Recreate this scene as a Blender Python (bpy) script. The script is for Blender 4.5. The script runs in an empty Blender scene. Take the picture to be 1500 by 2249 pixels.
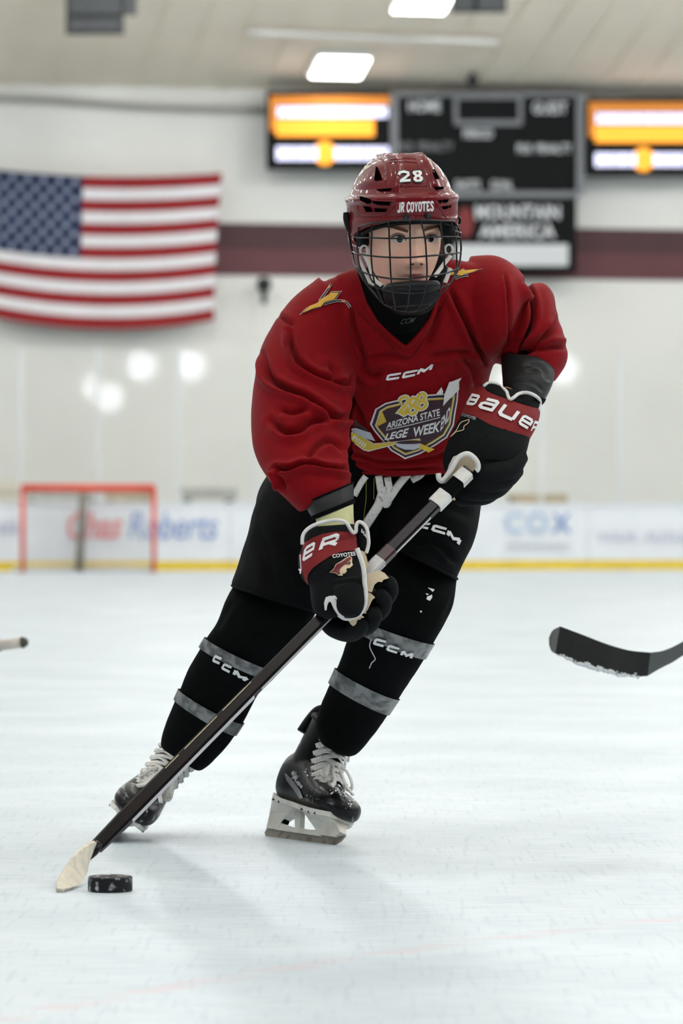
import bpy, bmesh, math, random
import numpy as np
from mathutils import Vector, Matrix
from mathutils.bvhtree import BVHTree
from mathutils.geometry import tessellate_polygon

random.seed(7)
rng = np.random.default_rng(7)
SC = bpy.context.scene
COL = SC.collection

# ------------------------------------------------------------------ camera
F, CU, HV, CH = 8400.0, 750.0, 1149.0, 0.63      # focal length (px), principal column, horizon row, eye height
cam_d = bpy.data.cameras.new('camera')
cam = bpy.data.objects.new('camera', cam_d)
COL.objects.link(cam)
cam.location = (0, 0, CH)
cam.rotation_euler = (math.pi / 2, 0, 0)
cam_d.sensor_fit = 'VERTICAL'
cam_d.sensor_height = 36.0
cam_d.sensor_width = 24.0
cam_d.lens = F * 36.0 / 2249.0
cam_d.shift_y = (HV - 1124.5) / 2249.0
cam_d.clip_end = 300
cam_d.dof.use_dof = True
cam_d.dof.focus_distance = 7.18
cam_d.dof.aperture_fstop = 5.8
SC.camera = cam

# ------------------------------------------------------------------ world, lights, exposure
world = bpy.data.worlds.new('world')
SC.world = world
world.use_nodes = True
world.node_tree.nodes['Background'].inputs[0].default_value = (0.9, 0.95, 1.0, 1)
world.node_tree.nodes['Background'].inputs[1].default_value = 0.05
SC.view_settings.view_transform = 'Standard'
SC.view_settings.look = 'None'
SC.view_settings.gamma = 1.0
SC.view_settings.use_curve_mapping = False
SC.view_settings.exposure = 0.0
SC.cycles.max_bounces = 6
SC.cycles.diffuse_bounces = 3
SC.cycles.glossy_bounces = 2
SC.cycles.transmission_bounces = 2
SC.cycles.transparent_max_bounces = 8
SC.cycles.caustics_reflective = False
SC.cycles.caustics_refractive = False
SC.cycles.use_adaptive_sampling = True
SC.cycles.adaptive_threshold = 0.2

TA = 0.19                                         # the hall is turned a little against the lens axis
AN = math.atan(TA)
EX = np.array([math.cos(AN), math.sin(AN), 0.0])
EY = np.array([-math.sin(AN), math.cos(AN), 0.0])
def Wd(x, y, z):                                  # hall coordinates -> world
    return EX * x + EY * y + np.array([0, 0, z])

GLASS_LEAN = 2.4
LIGHT_W = 173.0
for ix, lx in enumerate((-7.0, 0.0, 7.0, 13.5, 19.5, 25.0)):      # open high-bay lamps in rows along the hall
    for iy, ly in enumerate((-5, 2, 9, 16, 23, 30, 37, 46.5)):
        ld = bpy.data.lights.new('rink_lamp', 'POINT')
        ld.shadow_soft_size = 0.4
        ld.energy = LIGHT_W * (1.85 if ly > 40 else 1.35 if ly < 12 else 1.0)  # end row added and boosted to brighten the wall; near rows boosted too
        ld.color = (0.895, 0.93, 1.0)
        lo = bpy.data.objects.new('rink_lamp', ld)
        lo.location = Wd(lx, ly, 8.2 if ly > 40 else 8.8)
        COL.objects.link(lo)

# ------------------------------------------------------------------ helpers
def P(u, v, Y):                                   # photo column, row and distance -> world point
    return np.array([(u - CU) / F * Y, Y, CH - (v - HV) / F * Y])

def on_plane(u, v, Y0):                           # point on an upright plane parallel to the end wall
    Y = Y0 / (1 - TA * (u - CU) / F)
    return P(u, v, Y)

def proj(V):
    V = np.asarray(V)
    return np.stack([CU + V[:, 0] / V[:, 1] * F, HV - (V[:, 2] - CH) / V[:, 1] * F], 1)

def lin(c):
    c = np.asarray(c, float) / 255.0
    return np.where(c <= 0.04045, c / 12.92, ((c + 0.055) / 1.055) ** 2.4)

def mat(name, rgb, rough=0.6, metal=0.0, spec=0.5, var=0.0, vscale=30.0, rgb2=None, lo=0.35, hi=0.65,
        bump=0.0, bscale=300.0, sheen=0.0, coat=0.0, emit=0.0, stretch=None, sss=0.0):
    m = bpy.data.materials.new(name)
    m.use_nodes = True
    nt = m.node_tree
    b = nt.nodes['Principled BSDF']
    c = lin(rgb)
    b.inputs['Base Color'].default_value = (*c, 1)
    b.inputs['Roughness'].default_value = rough
    b.inputs['Metallic'].default_value = metal
    b.inputs['Specular IOR Level'].default_value = spec
    if sheen:
        b.inputs['Sheen Weight'].default_value = sheen
        b.inputs['Sheen Roughness'].default_value = 0.5
    if coat:
        b.inputs['Coat Weight'].default_value = coat
        b.inputs['Coat Roughness'].default_value = 0.03
    if sss:
        b.inputs['Subsurface Weight'].default_value = sss
        b.inputs['Subsurface Radius'].default_value = (0.008, 0.003, 0.0015)
        b.inputs['Subsurface Scale'].default_value = 1.0
    tc = nt.nodes.new('ShaderNodeTexCoord')
    src = tc.outputs['Object']
    if stretch:
        mp = nt.nodes.new('ShaderNodeMapping')
        mp.inputs['Scale'].default_value = stretch
        nt.links.new(src, mp.inputs['Vector'])
        src = mp.outputs['Vector']
    if var or rgb2 is not None:
        n = nt.nodes.new('ShaderNodeTexNoise')
        n.inputs['Scale'].default_value = vscale
        n.inputs['Detail'].default_value = 3
        nt.links.new(src, n.inputs['Vector'])
        r = nt.nodes.new('ShaderNodeValToRGB')
        r.color_ramp.elements[0].position = lo
        r.color_ramp.elements[1].position = hi
        a = c * (1 - var)
        e = lin(rgb2) if rgb2 is not None else np.minimum(c * (1 + var), 1)
        r.color_ramp.elements[0].color = (*a, 1)
        r.color_ramp.elements[1].color = (*e, 1)
        nt.links.new(n.outputs['Fac'], r.inputs['Fac'])
        nt.links.new(r.outputs['Color'], b.inputs['Base Color'])
    if bump:
        n2 = nt.nodes.new('ShaderNodeTexNoise')
        n2.inputs['Scale'].default_value = bscale
        n2.inputs['Detail'].default_value = 2
        nt.links.new(src, n2.inputs['Vector'])
        bp = nt.nodes.new('ShaderNodeBump')
        bp.inputs['Strength'].default_value = bump
        bp.inputs['Distance'].default_value = 0.002
        nt.links.new(n2.outputs['Fac'], bp.inputs['Height'])
        nt.links.new(bp.outputs['Normal'], b.inputs['Normal'])
    if emit:
        b.inputs['Emission Color'].default_value = (*c, 1)
        b.inputs['Emission Strength'].default_value = emit
    return m

def make(name, V, Fc, m, parent=None, smooth=True):
    me = bpy.data.meshes.new(name)
    me.from_pydata([tuple(map(float, v)) for v in V], [], [tuple(map(int, f)) for f in Fc])
    if smooth:
        me.polygons.foreach_set('use_smooth', [True] * len(me.polygons))
    me.update()
    if m is not None:
        me.materials.append(m)
    o = bpy.data.objects.new(name, me)
    COL.objects.link(o)
    if parent is not None:
        o.parent = parent
    return o

def tag(o, label=None, cat=None, group=None, kind=None):
    if label: o['label'] = label
    if cat: o['category'] = cat
    if group: o['group'] = group
    if kind: o['kind'] = kind
    return o

def empty(name, loc=(0, 0, 0)):
    o = bpy.data.objects.new(name, None)
    o.empty_display_size = 0.05
    COL.objects.link(o)
    return o

class MB:                                         # collects shapes into one mesh
    def __init__(s): s.V, s.F = [], []
    def add(s, V, Fc):
        k = len(s.V)
        s.V += [np.asarray(v, float) for v in V]
        s.F += [tuple(i + k for i in f) for f in Fc]
        return s
    def box(s, lo, hi, fn=None):
        c = [(x, y, z) for x in (lo[0], hi[0]) for y in (lo[1], hi[1]) for z in (lo[2], hi[2])]
        if fn: c = [fn(*p) for p in c]
        return s.add(c, [(0, 1, 3, 2), (4, 6, 7, 5), (0, 4, 5, 1), (2, 3, 7, 6), (0, 2, 6, 4), (1, 5, 7, 3)])
    def tube(s, pts, r, n=8, caps=True, sub=0, closed=False, flat=None):
        V, Fc = tube(pts, r, n, caps, sub, closed, flat)
        return s.add(V, Fc)
    def build(s, name, m, parent=None, smooth=True):
        return make(name, s.V, s.F, m, parent, smooth)

def catmull(A, m, closed=False):                  # resample rows with a Catmull-Rom spline
    A = np.asarray(A, float)
    n = len(A)
    if n < 3 and not closed:
        t = np.linspace(0, n - 1, m)
        i = np.minimum(t.astype(int), n - 2)
        f = (t - i)[:, None]
        return A[i] * (1 - f) + A[i + 1] * f
    if closed:
        t = np.linspace(0, n, m, endpoint=False)
    else:
        t = np.linspace(0, n - 1, m)
    i = t.astype(int)
    if not closed: i = np.minimum(i, n - 2)
    f = (t - i)[:, None]
    g = (lambda k: A[k % n]) if closed else (lambda k: A[np.clip(k, 0, n - 1)])
    p0, p1, p2, p3 = g(i - 1), g(i), g(i + 1), g(i + 2)
    if not closed:
        p0 = np.where((i == 0)[:, None], 2 * p1 - p2, p0)
        p3 = np.where((i == n - 2)[:, None], 2 * p2 - p1, p3)
    return 0.5 * (2 * p1 + (p2 - p0) * f + (2 * p0 - 5 * p1 + 4 * p2 - p3) * f ** 2 + (3 * p1 - p0 - 3 * p2 + p3) * f ** 3)

def tube(pts, r, n=8, caps=True, sub=0, closed=False, flat=None):
    pts = np.asarray(pts, float)
    rr = np.full(len(pts), r, float) if np.isscalar(r) else np.asarray(r, float)
    if sub:
        A = catmull(np.hstack([pts, rr[:, None]]), sub, closed)
        pts, rr = A[:, :3], A[:, 3]
    k = len(pts)
    T = np.roll(pts, -1, 0) - np.roll(pts, 1, 0) if closed else np.gradient(pts, axis=0)
    T /= np.linalg.norm(T, axis=1, keepdims=True) + 1e-12
    ref = np.array(flat if flat is not None else (0.0, 1.0, 0.0), float)[:3]
    fl = flat[3] if flat is not None and len(flat) > 3 else 1.0
    V = []
    for i in range(k):
        a = ref - T[i] * ref.dot(T[i])
        if np.linalg.norm(a) < 1e-3: a = np.array([1.0, 0.3, 0.2]) - T[i] * T[i].dot([1.0, 0.3, 0.2])
        a /= np.linalg.norm(a)
        b = np.cross(T[i], a)
        for j in range(n):
            th = 2 * math.pi * j / n
            V.append(pts[i] + rr[i] * (fl * math.cos(th) * a + math.sin(th) * b))
    Fc = []
    for i in range(k if closed else k - 1):
        i2 = (i + 1) % k
        for j in range(n):
            j2 = (j + 1) % n
            Fc.append((i * n + j, i * n + j2, i2 * n + j2, i2 * n + j))
    if caps and not closed:
        Fc.append(tuple(range(n - 1, -1, -1)))
        Fc.append(tuple((k - 1) * n + j for j in range(n)))
    return V, Fc

class Loft:
    """rows: uL,vL,uR,vR,Y,front,back[,YL-Y,YR-Y] - a limb or garment as a chain of oval sections"""
    def __init__(s, rows, pw=1.0, m=None):
        R = [list(r) + [0, 0] if len(r) == 7 else list(r) for r in rows]
        s.m = m or max(12, len(R) * 6)
        s.A = catmull(R, s.m)
        s.pw = pw
    def pt(s, t, th, grow=0.0):
        x = np.clip(t, 0, 1) * (s.m - 1)
        i = int(min(x, s.m - 2)); f = x - i
        r = s.A[i] * (1 - f) + s.A[i + 1] * f
        L, Rr = P(r[0], r[1], r[4] + r[7]), P(r[2], r[3], r[4] + r[8])
        C, W = (L + Rr) / 2, (Rr - L) / 2
        c, d = math.cos(th), math.sin(th)
        c = math.copysign(abs(c) ** s.pw, c); d = math.copysign(abs(d) ** s.pw, d)
        wl = np.linalg.norm(W)
        dep = r[5] if d > 0 else r[6]
        return C + W * c * (1 + grow / wl) + np.array([0, -1.0, 0]) * d * (dep + grow)
    def mesh(s, n=40, t0=0.0, t1=1.0, grow=0.0, m=None, cap=True, tfun=None):
        m = m or s.m
        V, Fc = [], []
        for i in range(m):
            for j in range(n):
                th = 2 * math.pi * j / n
                t = t0 + (t1 - t0) * i / (m - 1)
                if tfun: t = t + tfun(th)
                V.append(s.pt(t, th, grow))
        for i in range(m - 1):
            for j in range(n):
                j2 = (j + 1) % n
                Fc.append((i * n + j, (i + 1) * n + j, (i + 1) * n + j2, i * n + j2))
        if cap:
            Fc.append(tuple(range(n)))
            Fc.append(tuple((m - 1) * n + j for j in range(n - 1, -1, -1)))
        return V, Fc

def fuse(name, parts, voxel, smooth_it, m, parent=None, fac=0.5):
    """join closed shapes to one continuous skin"""
    mb = MB()
    for V, Fc in parts: mb.add(V, Fc)
    o = mb.build(name, None)
    md = o.modifiers.new('r', 'REMESH'); md.mode = 'VOXEL'; md.voxel_size = voxel
    if smooth_it:
        ms = o.modifiers.new('s', 'SMOOTH'); ms.factor = fac; ms.iterations = smooth_it
    dg = bpy.context.evaluated_depsgraph_get()
    me = bpy.data.meshes.new_from_object(o.evaluated_get(dg))
    old = o.data
    o.modifiers.clear()
    o.data = me
    bpy.data.meshes.remove(old)
    me.name = name
    me.materials.clear()
    me.materials.append(m)
    me.polygons.foreach_set('use_smooth', [True] * len(me.polygons))
    if parent is not None: o.parent = parent
    return o

def verts_of(o):
    n = len(o.data.vertices)
    a = np.empty(n * 3); o.data.vertices.foreach_get('co', a)
    return a.reshape(-1, 3)
def norms_of(o):
    n = len(o.data.vertices)
    a = np.empty(n * 3); o.data.vertices.foreach_get('normal', a)
    return a.reshape(-1, 3)
def set_verts(o, V):
    o.data.vertices.foreach_set('co', V.ravel()); o.data.update()

def bvh_of(*objs):
    V, Fc = [], []
    for o in objs:
        k = len(V)
        V += [tuple(v.co) for v in o.data.vertices]
        Fc += [tuple(i + k for i in p.vertices) for p in o.data.polygons]
    return BVHTree.FromPolygons(V, Fc)

CAMP = Vector((0, 0, CH))
def hit(bvh, u, v):
    d = Vector(P(u, v, 1.0)) - CAMP
    loc, nor, idx, dist = bvh.ray_cast(CAMP, d.normalized())
    if loc is None: return None, None
    if nor.dot(d) > 0: nor = -nor
    return np.array(loc), np.array(nor)

def seg_dist(Q, A, B):                            # signed pixel distance of points to a segment
    d = B - A; L = d.dot(d) + 1e-9
    t = np.clip(((Q - A) @ d) / L, 0, 1)
    C = A + t[:, None] * d
    w = Q - C
    s = np.sign(d[0] * w[:, 1] - d[1] * w[:, 0])
    return np.linalg.norm(w, axis=1), s, t

def creases(o, lst):
    """press folds into cloth along lines; each (points, width px, depth m, ridge)"""
    V, N = verts_of(o), norms_of(o)
    Q = proj(V)
    view = V - np.array([0, 0, CH]); view /= np.linalg.norm(view, axis=1, keepdims=True)
    front = np.clip(-(N * view).sum(1) * 2.5 + 0.3, 0, 1)
    D = np.zeros(len(V))
    for pts, w, dep, ridge in lst:
        pts = catmull(pts, len(pts) * 5)
        best = np.full(len(V), 1e9); sg = np.zeros(len(V)); tt = np.zeros(len(V))
        n = len(pts) - 1
        for i in range(n):
            d, s, t = seg_dist(Q, pts[i], pts[i + 1])
            k = d < best
            best[k] = d[k]; sg[k] = s[k]; tt[k] = (i + t[k]) / n
        fade = np.clip(np.minimum(tt, 1 - tt) * 5 + 0.25, 0, 1)
        sd = best * sg
        f = -dep * np.exp(-(sd / w) ** 2)
        f += ridge * dep * np.exp(-((sd - 1.9 * w) / (1.3 * w)) ** 2)
        f += 0.4 * abs(ridge) * dep * np.exp(-((sd + 2.1 * w) / (1.4 * w)) ** 2)
        D += f * fade
    set_verts(o, V + N * (D * front)[:, None])

def noise3(V, seed, scale, octs=3):               # cheap smooth noise from random waves
    r = np.random.default_rng(seed)
    out = np.zeros(len(V)); amp = 1.0
    for k in range(octs):
        for j in range(5):
            d = r.normal(size=3); d /= np.linalg.norm(d)
            out += amp * np.sin(V @ d * scale * (2 ** k) * r.uniform(0.7, 1.3) + r.uniform(0, 6.28)) / 5
        amp *= 0.5
    return out

# ---- flat print: 2-D shapes in photo pixels laid on a surface
def refine(polys, maxlen):
    bm = bmesh.new()
    for p in polys:
        try: bm.faces.new([bm.verts.new((x, y, 0)) for x, y in p])
        except ValueError: pass
    bmesh.ops.triangulate(bm, faces=bm.faces[:])
    for _ in range(5):
        long = [e for e in bm.edges if e.calc_length() > maxlen]
        if not long: break
        bmesh.ops.subdivide_edges(bm, edges=long, cuts=1)
        bmesh.ops.triangulate(bm, faces=bm.faces[:])
    bm.verts.index_update()
    V = np.array([(v.co.x, v.co.y) for v in bm.verts]); Fc = [tuple(v.index for v in f.verts) for f in bm.faces]
    bm.free()
    return V, Fc

def decal(name, polys, bvh, m, parent, off=0.0015, maxlen=9.0, maxjump=0.05):
    V2, Fc = refine(polys, maxlen)
    V3, ok = [], []
    for u, v in V2:
        p, n = hit(bvh, u, v)
        if p is None: V3.append((0, 0, 0)); ok.append(False)
        else:
            view = P(u, v, 1.0) - np.array([0, 0, CH]); view /= np.linalg.norm(view)
            V3.append(p + n * off * 0.6 - view * off); ok.append(True)
    V3 = np.array(V3)
    G = []
    for f in Fc:
        if not all(ok[i] for i in f): continue
        ys = V3[list(f), 1]
        if ys.max() - ys.min() > maxjump: continue
        a, b, c = V3[f[0]], V3[f[1]], V3[f[2]]
        nn = np.cross(b - a, c - a)
        G.append(f if nn.dot(a - np.array([0, 0, CH])) < 0 else (f[0], f[2], f[1]))
    used = sorted({i for f in G for i in f})
    mp = {i: k for k, i in enumerate(used)}
    if not G: return None
    return make(name, V3[used], [tuple(mp[i] for i in f) for f in G], m, parent)

def plate(name, polys, fn, m, parent, maxlen=1e9):      # the same on a flat board: fn(u, v) -> world
    V2, Fc = refine(polys, maxlen)
    V3 = np.array([fn(u, v) for u, v in V2])
    G = []
    for f in Fc:
        a, b, c = V3[f[0]], V3[f[1]], V3[f[2]]
        nn = np.cross(b - a, c - a)
        G.append(f if nn.dot(a - np.array([0, 0, CH])) < 0 else (f[0], f[2], f[1]))
    return make(name, V3, G, m, parent, smooth=False)

def stroke(pts, w, closed=False):                 # a pen line as quads
    pts = np.asarray(pts, float)
    n = len(pts)
    L, R = [], []
    for i in range(n):
        if closed:
            a, b = pts[i] - pts[i - 1], pts[(i + 1) % n] - pts[i]
        else:
            a = pts[i] - pts[i - 1] if i else pts[1] - pts[0]
            b = pts[i + 1] - pts[i] if i < n - 1 else a
        a = a / (np.linalg.norm(a) + 1e-9); b = b / (np.linalg.norm(b) + 1e-9)
        na, nb = np.array([-a[1], a[0]]), np.array([-b[1], b[0]])
        mt = na + nb; mt /= np.linalg.norm(mt) + 1e-9
        k = min(1.0 / max(mt.dot(na), 0.35), 1.8)
        wi = w if np.isscalar(w) else w[i]
        L.append(pts[i] + mt * k * wi / 2); R.append(pts[i] - mt * k * wi / 2)
    q = []
    for i in range(n if closed else n - 1):
        j = (i + 1) % n
        q.append([L[i], L[j], R[j], R[i]])
    return q

def quadmap(polys, BL, BR, TR, TL, W, H=1.0):
    BL, BR, TR, TL = map(np.array, (BL, BR, TR, TL))
    out = []
    for p in polys:
        q = []
        for x, y in p:
            s, t = x / W, y / H
            q.append(tuple((BL * (1 - s) + BR * s) * (1 - t) + (TL * (1 - s) + TR * s) * t))
        out.append(q)
    return out

GL = {  # pen-line letters, x 0..1, y 0..1
 'B': [[(0, 0), (0, 1), (.8, 1), (.95, .86), (.95, .64), (.8, .5), (0, .5)], [(.8, .5), (1, .38), (1, .14), (.84, 0), (0, 0)]],
 'a': [[(.12, 1), (.84, 1), (1, .86), (1, 0), (.16, 0), (0, .14), (0, .42), (.16, .56), (1, .56)]],
 'U': [[(0, 1), (0, .16), (.16, 0), (1, 0)], [(1, 1), (1, 0)]],
 'e': [[(0, .5), (1, .5), (1, .86), (.84, 1), (.16, 1), (0, .86), (0, .14), (.16, 0), (1, 0)]],
 'R': [[(0, 0), (0, 1), (.84, 1), (1, .86), (1, .56), (.84, .42), (0, .42)], [(.5, .42), (1, 0)]],
 'C': [[(1, .78), (1, 1), (.12, 1), (0, .86), (0, .14), (.12, 0), (1, 0), (1, .22)]],
 'M': [[(0, 0), (0, 1)], [(0, 1), (.5, .25), (1, 1)], [(1, 1), (1, 0)]],
}
def letters(s, w, asp=1.3, gap=0.35):             # -> polys in a strip W x 1
    x = 0; out = []
    for ch in s:
        for line in GL[ch]:
            pts = [(x + w / 2 + px * (asp - w), w / 2 + py * (1 - w)) for px, py in line]
            out += stroke(pts, w)
        x += asp + gap
    return out, x - gap

_tc = {}
def text_polys(s, bold=0.0, shear=0.0):           # built-in face -> polys in 0..W x 0..1
    key = (s, bold, shear)
    if key in _tc: return _tc[key]
    cu = bpy.data.curves.new('t', 'FONT')
    cu.body = s; cu.offset = bold; cu.shear = shear; cu.resolution_u = 3
    o = bpy.data.objects.new('t', cu); COL.objects.link(o)
    dg = bpy.context.evaluated_depsgraph_get()
    me = bpy.data.meshes.new_from_object(o.evaluated_get(dg))
    V = np.array([(v.co.x, v.co.y) for v in me.vertices]); Fc = [tuple(p.vertices) for p in me.polygons]
    bpy.data.objects.remove(o); bpy.data.curves.remove(cu); bpy.data.meshes.remove(me)
    V -= V.min(0)
    h = V[:, 1].max(); V /= h
    r = ([[tuple(V[i]) for i in f] for f in Fc], V[:, 0].max())
    _tc[key] = r
    return r
def Z(ox, oy, sc):                                # reading aid: enlarged-crop coordinates -> photo pixels
    return lambda *p: [(ox + x / sc, oy + y / sc) for x, y in p]

# ------------------------------------------------------------------ the hall
M_ice = mat('ice', (236, 243, 246), rough=0.42, spec=0.3)
def ice_nodes(m):
    nt = m.node_tree; b = nt.nodes['Principled BSDF']
    tc = nt.nodes.new('ShaderNodeTexCoord')
    def noise(scale, sx, sy, rot, detail=3):
        mp = nt.nodes.new('ShaderNodeMapping'); mp.inputs['Scale'].default_value = (sx, sy, 1); mp.inputs['Rotation'].default_value = (0, 0, rot)
        n = nt.nodes.new('ShaderNodeTexNoise'); n.inputs['Scale'].default_value = scale; n.inputs['Detail'].default_value = detail
        nt.links.new(tc.outputs['Object'], mp.inputs['Vector']); nt.links.new(mp.outputs['Vector'], n.inputs['Vector'])
        return n.outputs['Fac']
    def ramp(src, a, c, ca, cb):
        r = nt.nodes.new('ShaderNodeValToRGB')
        r.color_ramp.elements[0].position = a; r.color_ramp.elements[1].position = c
        r.color_ramp.elements[0].color = (*ca, 1); r.color_ramp.elements[1].color = (*cb, 1)
        nt.links.new(src, r.inputs['Fac']); return r.outputs['Color']
    def mix(fac, A, B, mode='MIX'):
        x = nt.nodes.new('ShaderNodeMix'); x.data_type = 'RGBA'; x.blend_type = mode
        for s, val in ((x.inputs[0], fac), (x.inputs[6], A), (x.inputs[7], B)):
            if hasattr(val, 'links') or hasattr(val, 'is_linked'): nt.links.new(val, s)
            elif isinstance(val, (int, float)): s.default_value = val
            else: s.default_value = (*val, 1)
        return x.outputs[2]
    base = ramp(noise(1.6, 1, 1, 0.3), 0.3, 0.7, lin((206, 215, 222)), lin((225, 233, 239)))
    scr = ramp(noise(9, 1, 14, 0.25, 4), 0.44, 0.62, lin((255, 255, 255)), lin((228, 235, 239)))
    col = mix(0.8, base, scr, 'MULTIPLY')
    scr2 = ramp(noise(6, 16, 1, -0.9, 4), 0.56, 0.68, lin((255, 255, 255)), lin((233, 238, 241)))
    col = mix(0.7, col, scr2, 'MULTIPLY')
    # red ring painted under the ice, worn to a faint pink
    sep = nt.nodes.new('ShaderNodeSeparateXYZ'); nt.links.new(tc.outputs['Object'], sep.inputs[0])
    def mth(op, a, c=None):
        n = nt.nodes.new('ShaderNodeMath'); n.operation = op
        for s, val in ((n.inputs[0], a), (n.inputs[1], c)):
            if val is None: continue
            if isinstance(val, (int, float)): s.default_value = val
            else: nt.links.new(val, s)
        return n.outputs[0]
    dx = mth('SUBTRACT', sep.outputs[0], 3.9); dy = mth('SUBTRACT', sep.outputs[1], 2.5)
    rad = mth('SQRT', mth('ADD', mth('MULTIPLY', dx, dx), mth('MULTIPLY', dy, dy)))
    band = mth('ABSOLUTE', mth('SUBTRACT', rad, 4.93))
    inr = mth('LESS_THAN', band, 0.03)
    wear = ramp(noise(7, 1, 3, 0.2, 3), 0.42, 0.7, (0, 0, 0), (0.42, 0.42, 0.42))
    fac = mth('MULTIPLY', inr, wear)
    col = mix(fac, col, lin((226, 178, 184)))
    nt.links.new(col, b.inputs['Base Color'])
    bp = nt.nodes.new('ShaderNodeBump'); bp.inputs['Strength'].default_value = 0.25; bp.inputs['Distance'].default_value = 0.002
    nt.links.new(noise(25, 1, 6, 0.25, 3), bp.inputs['Height'])
    nt.links.new(bp.outputs['Normal'], b.inputs['Normal'])
ice_nodes(M_ice)

YW, YB = 56.0, 51.0                                # end wall and boards on the lens axis
yw, yb = YW * math.cos(AN), YB * math.cos(AN)
ZT, SL, ZC = 6.957, 0.24, 10.0                     # wall top, ceiling slope, flat ceiling
ys = yw - (ZC - ZT) / SL
HX, HX0, YN = 29.0, -12.0, -10.0

M_wall = mat('painted_wall', (238, 237, 229), rough=0.75, var=0.03, vscale=0.6)
M_ceil = mat('ceiling_deck', (246, 237, 216), rough=0.8, var=0.03, vscale=0.8)
M_stripe = mat('maroon_paint', (104, 62, 64), rough=0.7, var=0.05, vscale=2)
M_stripe2 = mat('dark_maroon_paint', (80, 50, 52), rough=0.7, var=0.05, vscale=2)
M_white = mat('white_board', (238, 241, 244), rough=0.35, var=0.02, vscale=3)
M_yellow = mat('yellow_kick_plate', (238, 205, 44), rough=0.4, var=0.05, vscale=8)
M_blackp = mat('black_panel', (9, 10, 10), rough=0.6, spec=0.15, var=0.2, vscale=4)
M_grey = mat('grey_frame', (120, 122, 124), rough=0.5, var=0.08, vscale=10)

def slab(name, lo, hi, m, parent=None):            # box in hall coordinates
    return MB().box(lo, hi, Wd).build(name, m, parent, smooth=False)
def struct(o): o['kind'] = 'structure'; return o

floor = struct(slab('floor', (HX0, YN, -0.1), (HX, yw, 0.0), M_ice))
wall_back = struct(slab('wall_back', (HX0, yw, 0), (HX, yw + 0.3, ZT + 0.1), M_wall))
M_far = mat('dimmed_side_wall', (160, 160, 162), rough=0.8, var=0.1, vscale=0.5)  # unseen side walls, plain slabs greyed to cut bounce light
M_near = mat('dimmed_front_wall', (104, 104, 108), rough=0.8, var=0.1, vscale=0.5)  # unseen front wall darkened to give the player more contrast
struct(slab('wall_left', (HX0 - 0.3, YN, 0), (HX0, yw, ZC), M_far))
struct(slab('wall_right', (HX, YN, 0), (HX + 0.3, yw, ZC), M_far))
struct(slab('wall_front', (HX0, YN - 0.3, 0), (HX, YN, ZC), M_near))
cm = MB()
cm.add([Wd(HX0, YN, ZC), Wd(HX, YN, ZC), Wd(HX, ys, ZC), Wd(HX0, ys, ZC), Wd(HX, yw, ZT), Wd(HX0, yw, ZT)], [(0, 3, 2, 1), (3, 5, 4, 2)])
ceiling = struct(cm.build('ceiling', M_ceil, smooth=False))
cr = MB()
for k in range(-19, 46):                           # standing ribs of the metal deck on the slope
    x = k * 0.62
    cr.add([Wd(x + a, y, z - 0.03 * c) for y, z in ((ys, ZC), (yw, ZT)) for a, c in ((-0.02, 0), (0.02, 0), (0.02, 1), (-0.02, 1))],
           [(0, 1, 2, 3), (4, 7, 6, 5), (3, 2, 6, 7), (0, 3, 7, 4), (1, 5, 6, 2)])
rb = cr.build('deck_ribs', M_ceil, ceiling, smooth=False); rb['kind'] = 'stuff'

def wallz(v): return CH + (HV - v) / F * YW
s1 = slab('painted_stripe', (HX0, yw - 0.02, wallz(607)), (HX, yw, wallz(494)), M_stripe, wall_back)
s2 = slab('painted_stripe', (HX0, yw - 0.03, wallz(548)), (HX, yw - 0.02, wallz(494)), M_stripe2, wall_back)

def on_ceil(u, v, drop=0.0):
    d = np.array([(u - CU) / F, 1.0, -(v - HV) / F])
    Y = (ZT - drop + SL * yw - CH) / (d[2] + SL * d.dot(EY))
    return np.array([0, 0, CH]) + d * Y
CN = np.array([0, 0, 1.0]) + EY * SL; CN /= np.linalg.norm(CN)      # ceiling normal (up)
CT = EY - CN * EY.dot(CN); CT /= np.linalg.norm(CT)
def ceil_box(mb, c, wx, wy, h0, h1):
    return mb.box((-wx / 2, -wy / 2, h0), (wx / 2, wy / 2, h1), lambda x, y, z: c + EX * x + CT * y - CN * z)

M_lamp = mat('lamp_diffuser', (255, 255, 252), rough=0.4, emit=9.0)
M_house = mat('lamp_housing', (225, 225, 220), rough=0.5)
for (u, v, lab) in ((746, 133, 'glowing white square ceiling light above the left scoreboard display'),
                    (930, -12, 'glowing white ceiling light cut by the top edge of the photo')):
    c = on_ceil(u, v)
    r = empty('ceiling_light'); tag(r, lab, 'ceiling light', 'ceiling lights over the end wall')
    ceil_box(MB(), c, 0.80, 0.86, 0.0, 0.10).build('housing', M_house, r, smooth=False)
    ceil_box(MB(), c, 0.72, 0.78, 0.10, 0.125).build('diffuser', M_lamp, r, smooth=False)

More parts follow.
